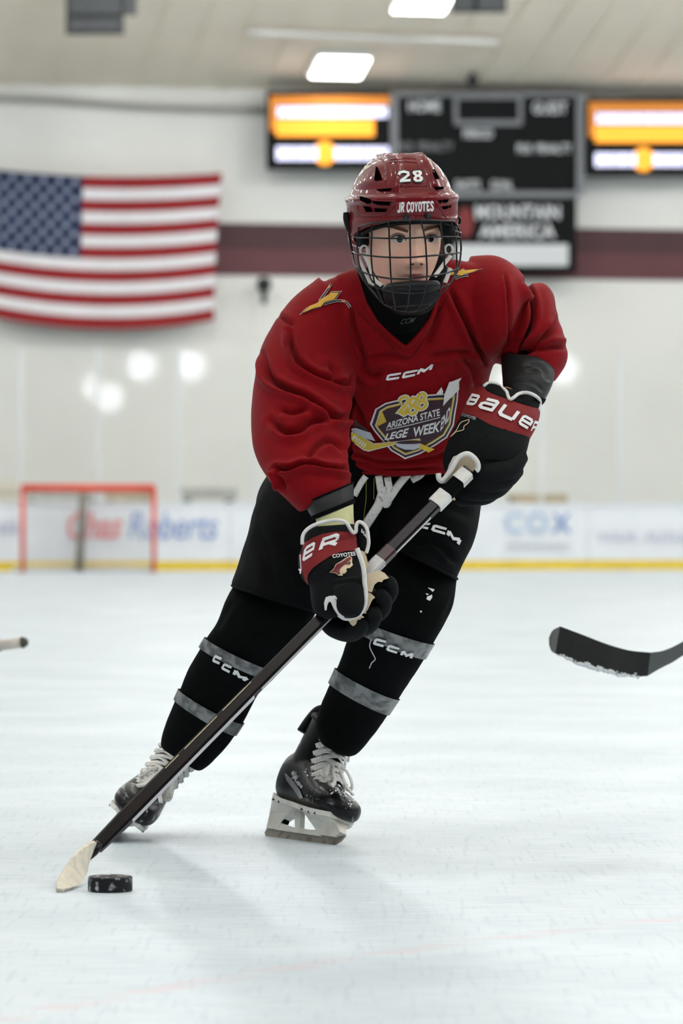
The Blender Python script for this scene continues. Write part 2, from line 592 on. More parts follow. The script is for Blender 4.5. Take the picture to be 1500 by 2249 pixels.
# things hung from the ceiling slope
M_dark = mat('dark_metal', (34, 36, 36), rough=0.55, var=0.2, vscale=12)
M_dark2 = mat('charcoal_metal', (62, 64, 64), rough=0.55, var=0.1, vscale=12)
def hung(name, cat, lab, u0, u1, v0, v1, bars):
    r = empty(name); tag(r, lab, cat)
    Yd = on_ceil((u0 + u1) / 2, v0)[1] - 0.7
    def W2(u, v, d): return P(u, v, Yd + d)
    def bx(mb, a, b, c, d, y0, y1):
        return mb.add([W2(x, y, z) for x in (a, b) for y in (c, d) for z in (y0, y1)],
                      [(0, 1, 3, 2), (4, 6, 7, 5), (0, 4, 5, 1), (2, 3, 7, 6), (0, 2, 6, 4), (1, 5, 7, 3)])
    bx(MB(), u0, u1, v0, v1, 0, 0.7).build('case', M_dark, r, smooth=False)
    for (a, b, c, d) in bars:
        bx(MB(), a, b, c, d, -0.06, 0).build('panel', M_dark2, r, smooth=False)
    for x in (u0 + 15, u1 - 15):
        top = on_ceil(x, v0)
        MB().tube([W2(x, v0, 0.3), np.array([W2(x, v0, 0.3)[0], W2(x, v0, 0.3)[1], ZC])], 0.02).build('hanger_rod', M_dark, r)
    return r
hung('ceiling_speaker', 'speaker', 'black box loudspeaker cluster hung at the upper left of the ceiling', 145, 272, -45, 76,
     [(272, 300, -45, 34), (152, 265, 42, 68), (152, 265, -35, 30)])
hung('ceiling_heater', 'heater', 'dark grey heater unit hung from the ceiling beside the top light', 992, 1112, -45, 28,
     [(998, 1040, -35, 22), (1050, 1106, -35, 22)])
r = empty('ceiling_camera'); tag(r, 'small dark camera hanging above the middle of the scoreboard', 'camera')
c = on_ceil(1038, 160)
MB().tube([c, c - np.array([0, 0, 0.12])], 0.03).build('stem', M_dark, r)
MB().tube([c - np.array([0, 0.1, 0.05]), c - np.array([0, 0.1, 0.10]), c - np.array([0, 0.1, 0.18]), c - np.array([0, 0.1, 0.22])], [0.05, 0.09, 0.09, 0.04], n=14).build('dome', M_dark, r)
M_pipe = mat('pale_pipe', (226, 224, 216), rough=0.5)
M_pipe2 = mat('grey_pipe', (168, 166, 158), rough=0.6)
MB().tube([on_ceil(545, 70, 0.1), on_ceil(820, 82, 0.1), on_ceil(1095, 92, 0.1)], 0.05, sub=12).build('sprinkler_pipe', M_pipe)
tag(bpy.data.objects['sprinkler_pipe'], 'pale sprinkler pipe running across the ceiling between the lights', 'pipe')
MB().tube([on_plane(-90, 210, YW - 0.2), on_plane(120, 219, YW - 0.2), on_plane(330, 233, YW - 0.2), on_plane(580, 240, YW - 0.2)], 0.045, sub=20).build('wall_conduit', M_pipe2)
tag(bpy.data.objects['wall_conduit'], 'grey conduit sagging along the wall top above the flag', 'pipe')
# wall horn
r = empty('wall_horn'); tag(r, 'small black horn on the wall below the maroon stripe, right of the flag', 'horn')
c = on_plane(580, 626, YW - 0.25)
MB().tube([c + [0, 0.25, 0], c + [0, 0.05, 0], c + [0, -0.1, 0], c + [0, -0.16, 0]], [0.03, 0.05, 0.10, 0.11], n=16).build('bell', M_dark, r)
MB().tube([c, on_plane(580, 668, YW - 0.25)], [0.05, 0.035], n=12).build('driver', M_dark, r)

# ------------------------------------------------------------------ flag
M_fred = mat('flag_red', (146, 8, 18), rough=0.7, var=0.06, vscale=5)
M_fwhite = mat('flag_white', (232, 230, 232), rough=0.7, var=0.03, vscale=5)
M_fblue = mat('flag_blue', (16, 36, 74), rough=0.7, var=0.06, vscale=5)
M_fstar = mat('flag_star', (176, 184, 204), rough=0.7)
flag = empty('flag'); tag(flag, 'large red, white and blue stars and stripes flag hanging on the wall', 'flag')
def flag_pt(s, t, d=0.0):
    q = lambda a, b, c, x: a + (4 * b - 3 * a - c) * x + (2 * a + 2 * c - 4 * b) * x * x
    vt, vb = q(371, 388, 380, s), q(694, 723, 703, s)
    u = -25 + s * (512 - 17 * math.sin(t * math.pi / 2))
    return on_plane(u, vt + (vb - vt) * t, YW - 0.45 - d + 0.04 * math.sin(s * 14 + t * 2))
def flag_patch(name, s0, s1, t0, t1, m, d=0.0):
    n = 24
    V, Fc = [], []
    for dd in (0.0, 0.012):
        for i in range(n + 1):
            for j in range(3):
                V.append(flag_pt(s0 + (s1 - s0) * i / n, t0 + (t1 - t0) * j / 2, d - dd))
    k = (n + 1) * 3
    for i in range(n):
        for j in range(2):
            a = i * 3 + j
            Fc.append((a, a + 1, a + 4, a + 3)); Fc.append((k + a, k + a + 3, k + a + 4, k + a + 1))
    for j in (0, 2):
        for i in range(n): Fc.append((i * 3 + j, (i + 1) * 3 + j, k + (i + 1) * 3 + j, k + i * 3 + j))
    return make(name, V, Fc, m, flag)
for k in range(13):
    flag_patch('stripe', 0.405 if k < 7 else 0.0, 1.0, k / 13, (k + 1) / 13, M_fred if k % 2 == 0 else M_fwhite)
flag_patch('canton', 0.0, 0.405, 0.0, 7 / 13, M_fblue)
for rw in range(9):
    for cc in range(6 if rw % 2 == 0 else 5):
        s = 0.405 * ((cc + 0.5) / 6 + (0 if rw % 2 == 0 else 1 / 12)); t = 7 / 13 * (rw + 0.75) / 9.5
        V = []
        for k in range(10):
            rr = 1.0 if k % 2 == 0 else 0.42
            V.append(flag_pt(s + rr * 0.019 * math.sin(k * math.pi / 5), t - rr * 0.028 * math.cos(k * math.pi / 5), 0.012))
        V.append(flag_pt(s, t, 0.02))
        make('star', V, [(i, (i + 1) % 10, 10) for i in range(10)], M_fstar, flag, smooth=False)

# ------------------------------------------------------------------ scoreboards
M_led_w = mat('white_lit_letters', (225, 225, 255), rough=0.5, emit=1.15)
M_led_o = mat('amber_lit', (255, 166, 40), rough=0.5, emit=1.0)
M_led_o2 = mat('dim_amber_lit', (214, 128, 24), rough=0.5, emit=0.35)
M_pw = mat('white_print', (214, 216, 216), rough=0.6)
M_pg = mat('grey_print', (120, 122, 122), rough=0.6)
M_pr = mat('red_print', (120, 30, 30), rough=0.6)
def panel(name, u0, u1, v0, v1, Y0, dep, m, parent):
    mb = MB()
    mb.add([on_plane(u, v, Y0 + d) for u in (u0, u1) for v in (v0, v1) for d in (0, dep)],
           [(0, 1, 3, 2), (4, 6, 7, 5), (0, 4, 5, 1), (2, 3, 7, 6), (0, 2, 6, 4), (1, 5, 7, 3)])
    return mb.build(name, m, parent, smooth=False)
SK = 0.0165                                        # rows of the boards fall to the right in the photo
def skv(u, v): return v
def rects(name, rs, Y0, m, parent):
    return [panel(name, a, b, c, d, Y0 - 0.04, 0.04, m, parent) for a, b, c, d in rs]

def led(u0, dv, lab):
    r = empty('led_display'); tag(r, lab, 'display', 'lit displays beside the scoreboard')
    Y0 = YW - 0.6
    panel('cabinet', u0, u0 + 272, 200 + dv, 373 + dv, Y0, 0.3, M_blackp, r)
    rects('amber_line', [(u0 + 8, u0 + 270, 211 + dv, 231 + dv), (u0 + 8, u0 + 22, 231 + dv, 288 + dv)], Y0, M_led_o2, r)
    rects('amber_bar', [(u0 + 22, u0 + 237, 262 + dv, 299 + dv)], Y0, M_led_o, r)
    x = u0 + 24; rg = np.random.default_rng(3)
    words = []
    while x < u0 + 262:
        w = rg.uniform(9, 17); words.append((x, min(x + w, u0 + 266), 234 + dv, 258 + dv)); x += w + 2.0
    rects('text_block', words, Y0, M_led_w, r)
    for a, b in ((22, 112), (150, 268)):
        x = u0 + a; words = []
        while x < u0 + b - 6:
            w = rg.uniform(8, 15); words.append((x, min(x + w, u0 + b), 322 + dv, 352 + dv)); x += w + 2.0
        rects('text_block', words, Y0, M_led_w, r)
    V = [on_plane(u0 + 128 + 24 * math.cos(k * math.pi / 10), 336 + dv + 27 * math.sin(k * math.pi / 10), Y0 - 0.03) for k in range(20)]
    make('amber_disc', V, [tuple(range(20))], M_led_o, r, smooth=False)
led(585, 0, 'lit amber and white display left of the scoreboard, behind the helmet')
led(1285, 14, 'lit amber and white display at the right edge of the photo')

sb = empty('scoreboard'); tag(sb, 'black game scoreboard with grey frame behind the player\'s helmet', 'scoreboard')
Y0 = YW - 0.6
panel('cabinet', 862, 1278, 205, 428, Y0, 0.35, M_blackp, sb)
for a, b, c, d in ((858, 874, 203, 430), (1266, 1282, 205, 430), (862, 1278, 203, 212), (862, 1270, 420, 434)):
    panel('frame_bar', a, b, c, d, Y0 - 0.05, 0.05, M_grey, sb)
for a, b, c, d in ((996, 1006, 210, 276), (1138, 1148, 210, 276), (996, 1148, 264, 276), (996, 1148, 208, 218)):
    panel('clock_frame', a, b, c, d, Y0 - 0.05, 0.05, M_grey, sb)
def words(s, u0, u1, v0, v1, Y0, m, parent, bold=0.0, name='lettering'):
    pl, W = text_polys(s, bold)
    return plate(name, quadmap(pl, (u0, v1), (u1, v1), (u1, v0), (u0, v0), W), lambda u, v: on_plane(u, v, Y0 - 0.05), m, parent)
words('HOME', 897, 968, 220, 246, Y0, M_pw, sb, 0.02)
words('GUEST', 1170, 1246, 224, 250, Y0, M_pw, sb, 0.02)
words('PERIOD', 1018, 1082, 283, 304, Y0, M_pw, sb, 0.02)
words('PLR', 874, 908, 312, 332, Y0, M_pg, sb, 0.02)
words('PENALTY', 918, 996, 312, 332, Y0, M_pg, sb, 0.02)
words('PLR', 1136, 1168, 316, 336, Y0, M_pw, sb, 0.02)
words('PENALTY', 1178, 1256, 316, 336, Y0, M_pw, sb, 0.02)
words('SHOTS', 1000, 1054, 396, 416, Y0, M_pw, sb, 0.02)
words('GOAL', 1078, 1126, 396, 416, Y0, M_pw, sb, 0.02)
sg = empty('sponsor_sign'); tag(sg, 'black sponsor sign with white words below the scoreboard', 'sign')
panel('board', 985, 1266, 434, 600, Y0, 0.3, M_blackp, sg)
words('MOUNTAIN', 1044, 1230, 450, 482, Y0, M_pw, sg, 0.03)
words('AMERICA', 1052, 1220, 492, 524, Y0, M_pw, sg, 0.03)
panel('white_strip', 1000, 1248, 536, 584, Y0 - 0.05, 0.05, M_pw, sg)
V = [on_plane(1022 + 18 * math.cos(k * math.pi / 8), 488 + 34 * math.sin(k * math.pi / 8), Y0 - 0.03) for k in range(16)]
make('red_emblem', V, [tuple(range(16))], M_pr, sg, smooth=False)

# ------------------------------------------------------------------ boards, glass
boards = empty('dasher_boards'); tag(boards, 'white dasher boards with yellow kick plate at the end of the ice', 'rink boards')
zb = 0.905
xw = 2.44
for k in range(-6, 7):
    x0 = k * xw + 0.7
    slab('board_panel', (x0 + 0.004, yb, 0.13), (x0 + xw - 0.004, yb + 0.16, zb - 0.03), M_white, boards)
    slab('kick_plate', (x0 + 0.004, yb - 0.012, 0.0), (x0 + xw - 0.004, yb + 0.16, 0.125), M_yellow, boards)
slab('cap_rail', (-6 * xw, yb - 0.02, zb - 0.03), (6.9 * xw, yb + 0.18, zb), M_white, boards)
def bfn(u, v): return on_plane(u, v, YB - 0.03)
M_adred = mat('ad_red', (240, 140, 140), rough=0.5)
M_adblue = mat('ad_blue', (140, 166, 218), rough=0.5)
M_adcox = mat('ad_pale_blue', (186, 206, 230), rough=0.5)
M_adx = mat('ad_mid_blue', (130, 158, 208), rough=0.5)
M_adgrey = mat('ad_grey', (214, 217, 224), rough=0.5)
M_adlil = mat('ad_lilac', (205, 208, 224), rough=0.5)
def ad(s, u0, u1, v0, v1, m, bold=0.0, shear=0.0):
    pl, W = text_polys(s, bold, shear)
    plate('lettering', quadmap(pl, (u0, v1), (u1, v1), (u1, v0), (u0, v0), W), bfn, m, boards)
ad('Chas', 148, 268, 1122, 1184, M_adred, 0.02, 0.3)
ad('Roberts', 282, 478, 1124, 1184, M_adblue, 0.0, 0.25)
ad('C', 1108, 1148, 1124, 1172, M_adcox, 0.02)
ad('O', 1156, 1204, 1124, 1172, M_adcox, 0.02)
ad('X', 1212, 1254, 1128, 1170, M_adx, 0.02)
for k in range(12):
    plate('small_print', [[(1112 + k * 11.6, 1204), (1121 + k * 11.6, 1204), (1121 + k * 11.6, 1192), (1112 + k * 11.6, 1192)]], bfn, M_adgrey, boards)
ad('YOUR', 1312, 1400, 1170, 1190, M_adlil, 0.02)
ad('FUTURE', 1420, 1540, 1170, 1190, M_adlil, 0.02)
for k in range(4):
    plate('small_print', [[(-22 + k * 16, 1172), (-11 + k * 16, 1172), (-8 + k * 16, 1147), (-19 + k * 16, 1147)]], bfn, M_adlil, boards)

# sheets of glass: clear with a mirror film, each leaning a touch
def glass_mat():
    m = bpy.data.materials.new('rink_glass'); m.use_nodes = True
    nt = m.node_tree; nt.nodes.clear()
    o = nt.nodes.new('ShaderNodeOutputMaterial')
    t = nt.nodes.new('ShaderNodeBsdfTransparent'); t.inputs[0].default_value = (0.996, 1.0, 0.998, 1)
    g = nt.nodes.new('ShaderNodeBsdfGlossy'); g.inputs['Roughness'].default_value = 0.03
    fr = nt.nodes.new('ShaderNodeFresnel'); fr.inputs['IOR'].default_value = 1.5
    mx = nt.nodes.new('ShaderNodeMixShader')
    ml = nt.nodes.new('ShaderNodeMath'); ml.operation = 'MULTIPLY'; ml.inputs[1].default_value = 0.2
    nt.links.new(fr.outputs[0], ml.inputs[0]); nt.links.new(ml.outputs[0], mx.inputs[0]); nt.links.new(t.outputs[0], mx.inputs[1]); nt.links.new(g.outputs[0], mx.inputs[2])
    nt.links.new(mx.outputs[0], o.inputs[0])
    return m
M_glass = glass_mat()
M_stan = mat('stanchion_silver', (226, 229, 230), rough=0.45, metal=0.0)
glass = empty('rink_glass'); tag(glass, 'clear glass sheets with pale stanchions standing on the dasher boards', 'rink glass')
zg = CH + (HV - 766) / F * YB
cols = [-130, 45, 215, 392, 560, 710, 862, 1020, 1190, 1362, 1535, 1700]
rgt = np.random.default_rng(11)
TWIST = {2: 0.0, 3: 0.71, 8: -0.12}
for k in range(len(cols) - 1):
    a, b = on_plane(cols[k], 1100, YB + 0.1), on_plane(cols[k + 1], 1100, YB + 0.1)
    a[2] = b[2] = zb
    fixed = k in TWIST
    lean = math.tan(math.radians(GLASS_LEAN + (0 if fixed else rgt.uniform(-0.5, 0.1))))
    ex = (b - a) / np.linalg.norm(b - a)
    tw = np.linalg.norm(b - a) * math.tan(math.radians(TWIST[k] if fixed else rgt.uniform(-0.15, 0.15)))
    dz = zg - zb
    V = []
    for d in (0.0, 0.012):
        V += [a + ex * 0.02 + EY * (d + tw / 2), b - ex * 0.02 + EY * (d - tw / 2), b - ex * 0.02 + EY * (d + lean * dz - tw / 2) + [0, 0, dz], a + ex * 0.02 + EY * (d + lean * dz + tw / 2) + [0, 0, dz]]
    make('glass_pane', V, [(0, 1, 2, 3), (7, 6, 5, 4), (0, 4, 5, 1), (3, 2, 6, 7), (0, 3, 7, 4), (1, 5, 6, 2)], M_glass, glass, smooth=False)
for cxx in cols:
    a = on_plane(cxx, 1100, YB + 0.13); a[2] = 0
    MB().box((-0.02, -0.02, zb), (0.02, 0.04, zg), lambda x, y, z: a + EX * x + EY * y + np.array([0, 0, z])).build('stanchion', M_stan, glass, smooth=False)

# benches and bins seen low through the glass
M_bench = mat('bench_wood', (192, 174, 140), rough=0.6, var=0.15, vscale=8)  # bench colours paled to stand in for haze of the glass
M_benchg = mat('bench_grey', (188, 189, 182), rough=0.6, var=0.1, vscale=8)
def bench(u0, u1, v, m, lab):
    r = empty('spectator_bench'); tag(r, lab, 'bench', 'benches behind the glass')
    Yq = YB + 2.2
    p0, p1 = on_plane(u0, v, Yq), on_plane(u1, v, Yq)
    z = p0[2]
    e = (p1 - p0); L = np.linalg.norm(e[:2]); 
    fn = lambda x, y, zz: np.array([p0[0], p0[1], 0]) + EX * x + EY * y + np.array([0, 0, zz])
    for j in range(3): MB().box((0, j * 0.14, z - 0.05), (L, j * 0.14 + 0.12, z), fn).build('seat_plank', m, r, smooth=False)
    MB().box((0, -0.03, z - 0.16), (L, 0.0, z - 0.02), fn).build('front_rail', m, r, smooth=False)
    for x in (0.05, L - 0.11): MB().box((x, 0.02, 0), (x + 0.06, 0.4, z - 0.05), fn).build('leg', M_dark2, r, smooth=False)
bench(60, 220, 1074, M_benchg, 'grey bench behind the glass, seen through the red goal')
bench(232, 335, 1076, M_bench, 'tan bench end behind the glass at the right goal post')
bench(402, 520, 1072, M_benchg, 'grey bench behind the glass between goal and player')
bench(1125, 1245, 1086, M_bench, 'brown bench behind the glass at the right of the player')
r = empty('storage_chest'); tag(r, 'cream storage chest behind the glass at the left edge of the photo', 'chest')
p0 = on_plane(-60, 1070, YB + 1.5)
fn = lambda x, y, zz: np.array([p0[0], p0[1], 0]) + EX * x + EY * y + np.array([0, 0, zz])
M_cream = mat('cream_plastic', (236, 228, 210), rough=0.6)
MB().box((0, 0, 0), (0.62, 0.5, 1.05), fn).build('bin', M_cream, r, smooth=False)
MB().box((-0.02, -0.02, 1.05), (0.64, 0.52, 1.2), fn).build('lid', M_cream, r, smooth=False)

# ------------------------------------------------------------------ goal
M_gred = mat('goal_red', (226, 74, 44), rough=0.45, var=0.06, vscale=10)
M_gpad = mat('goal_pad', (150, 144, 132), rough=0.7, var=0.08, vscale=10)
M_net = mat('net_cord', (236, 236, 234), rough=0.8)
goal = empty('hockey_goal'); tag(goal, 'red framed hockey goal with white net standing against the far boards', 'goal')
Yf = YB - 1.2
gl, gr = on_plane(50, 1251, Yf), on_plane(338, 1251, Yf); gl[2] = gr[2] = 0
zt = CH + (HV - 1073) / F * Yf
bk = EY * 1.0; up = np.array([0, 0, 1.0])
ctr = (gl + gr) / 2
MB().tube([gl, gl + up * zt], 0.03, n=12).build('post', M_gred, goal)
MB().tube([gr, gr + up * zt], 0.03, n=12).build('post', M_gred, goal)
MB().tube([gl + up * zt, gr + up * zt], 0.05, n=12).build('crossbar', M_gred, goal)
for p, s in ((gl, 1), (gr, -1)):
    MB().tube([p + up * zt, p + EX * s * 0.12 + bk * 0.5 + up * (zt + 0.02), ctr - EX * s * 0.02 + bk * 0.55 + up * (zt + 0.0)], 0.028, n=10, sub=12).build('top_frame', M_gred, goal)
    MB().tube([p + up * 0.03, p + bk * 0.7 + up * 0.03, ctr + bk * 1.05 + up * 0.03], 0.03, n=10, sub=12).build('base_frame', M_net, goal)
MB().tube([ctr + bk * 1.0, ctr + bk * 0.55 + up * (zt - 0.06)], 0.055, n=10).build('centre_brace', M_gpad, goal)
nb = MB()
def netp(s, t):                                    # s along the U of the frame, t height
    a = gl + (gr - gl) * s
    dpt = (0.5 + 0.5 * (1 - t)) * math.sin(math.pi * min(max(s, 0), 1)) ** 0.5
    return a + bk * dpt + up * zt * t
for i in range(0, 37): nb.tube([netp(i / 36, t) for t in (0, .33, .66, 1)], 0.003, n=3, caps=False)
for j in range(0, 23): nb.tube([netp(s / 16, j / 22) for s in range(17)], 0.003, n=3, caps=False)
nt_ = nb.build('net', M_net, goal); nt_['kind'] = 'stuff'

# ------------------------------------------------------------------ player: materials
M_jer = mat('jersey_red', (132, 3, 13), rough=0.75, spec=0.12, sheen=0.05, var=0.06, vscale=60, bump=0.25, bscale=900)
M_jerd = mat('jersey_seam', (104, 10, 18), rough=0.8, spec=0.2)
M_blk = mat('black_knit', (8, 9, 9), rough=0.9, spec=0.08, var=0.2, vscale=80, bump=0.4, bscale=1200)
M_pant = mat('black_nylon', (8, 9, 10), rough=0.8, spec=0.08, var=0.2, vscale=18, bump=0.3, bscale=700)
M_glv = mat('glove_black', (11, 14, 15), rough=0.75, spec=0.14, var=0.15, vscale=30, bump=0.3, bscale=800)
M_glvr = mat('glove_maroon', (128, 24, 26), rough=0.65, spec=0.3, var=0.06, vscale=60, bump=0.3, bscale=900)
M_pipew = mat('white_piping', (226, 224, 218), rough=0.5, var=0.06, vscale=80)
M_palm = mat('cream_palm', (226, 205, 170), rough=0.7, var=0.08, vscale=40)
M_ink = mat('white_ink', (236, 236, 234), rough=0.5, var=0.02, vscale=60)
M_elas = mat('black_elastic', (30, 32, 32), rough=0.45, spec=0.3, var=0.12, vscale=40, bump=0.2, bscale=300, stretch=(1, 1, 6))
M_under = mat('pale_yellow_sleeve', (216, 214, 160), rough=0.8, var=0.05, vscale=40)
M_tape = mat('clear_tape', (78, 80, 80), rough=0.28, spec=0.5, rgb2=(136, 137, 136), lo=0.42, hi=0.62, vscale=45, bump=0.5, bscale=60)
M_lace = mat('lace_white', (238, 236, 229), rough=0.8, rgb2=(140, 136, 128), lo=0.57, hi=0.74, vscale=140)
M_skin = mat('skin', (250, 204, 176), rough=0.5, spec=0.35, rgb2=(244, 176, 156), lo=0.4, hi=0.75, vscale=22, sss=0.0)
M_gold = mat('gold_ink', (222, 168, 46), rough=0.5)
M_shield = mat('shield_plum', (54, 22, 36), rough=0.55)
M_yel = mat('yellow_ink', (222, 190, 60), rough=0.5)
M_dkink = mat('dark_ink', (26, 14, 18), rough=0.6)
M_greyink = mat('grey_ink', (196, 198, 206), rough=0.5)
M_helm = mat('helmet_shell', (108, 3, 14), rough=0.42, spec=0.15, coat=0.6, var=0.05, vscale=8)
M_void = mat('vent_black', (5, 3, 4), rough=0.9, spec=0.0)
M_wire = mat('cage_black', (10, 11, 13), rough=0.25, spec=0.4)
M_foam = mat('black_foam', (14, 15, 16), rough=0.6, spec=0.2, var=0.15, vscale=30)
M_strap = mat('white_strap', (222, 216, 206), rough=0.5)
M_maroonink = mat('maroon_ink', (116, 22, 32), rough=0.5)

# ------------------------------------------------------------------ limb sections
TORSO = Loft([(775, 592, 1008, 572, 7.34, .080, .10), (692, 636, 1092, 598, 7.37, .115, .13), (645, 720, 1130, 690, 7.39, .135, .15),
              (655, 810, 1092, 780, 7.41, .140, .15), (695, 900, 1062, 880, 7.44, .138, .15), (728, 980, 1050, 972, 7.47, .132, .15),
              (738, 1047, 1040, 1042, 7.50, .132, .15)])
SLV_R = Loft([(700, 610, 800, 740, 7.37, .085, .10), (632, 668, 795, 772, 7.35, .098, .11), (574, 765, 780, 825, 7.31, .108, .11),
              (553, 860, 775, 872, 7.27, .110, .11), (551, 935, 767, 935, 7.23, .105, .10), (561, 1000, 765, 990, 7.19, .100, .095),
              (588, 1050, 767, 1030, 7.15, .085, .085), (632, 1098, 770, 1058, 7.12, .062, .065), (658, 1126, 772, 1072, 7.11, .050, .055)])
SHO_L = Loft([(1030, 562, 1010, 770, 7.385, .100, .10), (1085, 561, 1060, 792, 7.375, .116, .11), (1125, 580, 1085, 790, 7.375, .118, .11), (1150, 608, 1105, 760, 7.38, .100, .10), (1160, 645, 1128, 715, 7.385, .06, .06)])
SLV_L = Loft([(1105, 650, 1070, 790, 7.41, .080, .09), (1150, 632, 1100, 802, 7.41, .092, .10), (1190, 620, 1118, 802, 7.415, .096, .10), (1214, 644, 1130, 800, 7.415, .096, .10), (1223, 692, 1128, 803, 7.41, .092, .09),
              (1239, 746, 1118, 806, 7.40, .085, .085), (1244, 793, 1112, 800, 7.38, .074, .075), (1218, 838, 1128, 792, 7.365, .055, .06)])
FORE_R = Loft([(690, 1105, 760, 1075, 7.10, .036, .036), (700, 1160, 776, 1125, 7.07, .036, .036), (705, 1200, 782, 1180, 7.05, .035, .035)])
FORE_L = Loft([(1205, 800, 1110, 792, 7.36, .045, .045), (1195, 850, 1110, 830, 7.31, .04, .04), (1170, 880, 1100, 860, 7.27, .035, .035), (1130, 930, 1060, 910, 7.23, .035, .035)])
PANT_T = Loft([(640, 1000, 1030, 995, 7.55, .160, .15), (585, 1050, 1046, 1052, 7.55, .165, .16), (562, 1110, 1052, 1120, 7.54, .145, .16), (590, 1170, 1010, 1170, 7.53, .12, .15), (650, 1225, 960, 1215, 7.52, .08, .12), (690, 1265, 920, 1255, 7.52, .05, .08)])
PANT_R = Loft([(585, 1050, 800, 1060, 7.54, .14, .14), (552, 1135, 800, 1160, 7.49, .14, .14), (528, 1225, 765, 1262, 7.45, .135, .13), (507, 1288, 698, 1346, 7.42, .125, .12)])
PANT_L = Loft([(800, 1050, 1050, 1070, 7.54, .14, .14), (815, 1110, 1054, 1115, 7.50, .145, .14), (826, 1160, 1038, 1195, 7.46, .14, .13), (845, 1192, 1004, 1276, 7.42, .13, .12)])
LEG_R = Loft([(560, 1215, 735, 1262, 7.45, .075, .085), (505, 1300, 690, 1352, 7.415, .08, .085), (478, 1362, 655, 1416, 7.40, .075, .08), (448, 1408, 603, 1482, 7.42, .068, .075),
              (420, 1458, 570, 1522, 7.46, .064, .075), (394, 1516, 532, 1590, 7.50, .060, .07), (374, 1562, 497, 1640, 7.53, .056, .065),
              (357, 1612, 460, 1680, 7.56, .052, .06), (352, 1640, 438, 1694, 7.57, .050, .055)])
LEG_L = Loft([(850, 1150, 1005, 1195, 7.46, .08, .085), (822, 1225, 1002, 1288, 7.41, .085, .085), (800, 1285, 994, 1336, 7.38, .085, .085), (780, 1345, 958, 1402, 7.385, .078, .08),
              (767, 1388, 926, 1456, 7.41, .072, .075), (743, 1458, 882, 1524, 7.46, .066, .07), (720, 1510, 846, 1578, 7.52, .058, .065),
              (702, 1558, 815, 1622, 7.56, .053, .06), (692, 1600, 786, 1654, 7.58, .050, .055), (706, 1634, 764, 1662, 7.59, .04, .045)])

# ------------------------------------------------------------------ head frame
HC = P(884, 524, 7.215)
yaw, roll, pit = math.radians(14), math.radians(2.6), math.radians(-4)
fw = np.array([math.sin(yaw) * math.cos(pit), -math.cos(yaw) * math.cos(pit), math.sin(pit)])
upv = np.array([0, 0, 1.0]) - fw * fw[2]; upv /= np.linalg.norm(upv)
rt = np.cross(fw, upv)                              # rt points to the photo's left
rt = -rt
rt, upv = rt * math.cos(roll) + upv * math.sin(roll), upv * math.cos(roll) - rt * math.sin(roll)
def HL(x, y, z): return HC + rt * x + fw * y + upv * z

def head_mesh():
    nu, nv = 220, 170
    V = []
    for i in range(nv + 1):
        ph = math.pi * i / nv
        z = math.cos(ph); s = math.sin(ph)
        for j in range(nu):
            th = 2 * math.pi * j / nu
            V.append((s * math.sin(th), s * math.cos(th), z))
    V = np.array(V)
    x, y, z = V.T
    Zr = np.where(z > 0, .122, .120)
    X = x * .0705; Y = y * np.where(y > 0, .088, .098); Zz = z * Zr
    low = np.clip(-Zz / .118, 0, 1)
    X *= 1 - 0.34 * low ** 1.9                       # jaw
    Y = np.where(Y > 0, Y * (1 + 0.10 * low * (1 - low)), Y * (1 - 0.35 * low))
    fr = np.clip(y * 1.6, 0, 1)
    g = lambda cx, cz, sx, sz: np.exp(-((X - cx) / sx) ** 2 - ((Zz - cz) / sz) ** 2)
    Y += fr * (-0.010 * (g(.031, .002, .017, .011) + g(-.031, .002, .017, .011)))
    Y += fr * (.0065 * (g(.030, -.001, .012, .008) + g(-.030, -.001, .012, .008)))       # lids over the eyeballs
    Y += fr * (.005 * (g(.03, .017, .022, .007) + g(-.03, .017, .022, .007)))             # brow
    nz = np.clip((.004 - Zz) / .048, 0, 1)
    ridge = np.where((Zz < .012) & (Zz > -.060), 1, 0)
    wid = .0065 + .006 * nz
    prof = np.where(Zz > -.044, .004 + .019 * nz ** 1.2, .023 * np.clip((Zz + .056) / .012, 0, 1))
    prof *= np.clip((.016 - Zz) / .012, 0, 1)
    Y += fr * prof * np.exp(-(X / wid) ** 2)
    Y += fr * .007 * (g(.0125, -.046, .0055, .006) + g(-.0125, -.046, .0055, .006))       # nostril wings
    Y += fr * .004 * (g(.038, -.032, .02, .02) + g(-.038, -.032, .02, .02))               # cheeks
    Y += fr * (.0050 * g(0, -.0655, .015, .0045) + .0050 * g(0, -.0765, .013, .005) - .003 * g(0, -.0712, .018, .002))
    Y += fr * .006 * g(0, -.098, .018, .014)                                              # chin
    W3 = [HL(a, b, c) for a, b, c in zip(X, Y, Zz)]
    Fc = []
    for i in range(nv):
        for j in range(nu):
            j2 = (j + 1) % nu
            Fc.append((i * nu + j, i * nu + j2, (i + 1) * nu + j2, (i + 1) * nu + j))
    return W3, Fc

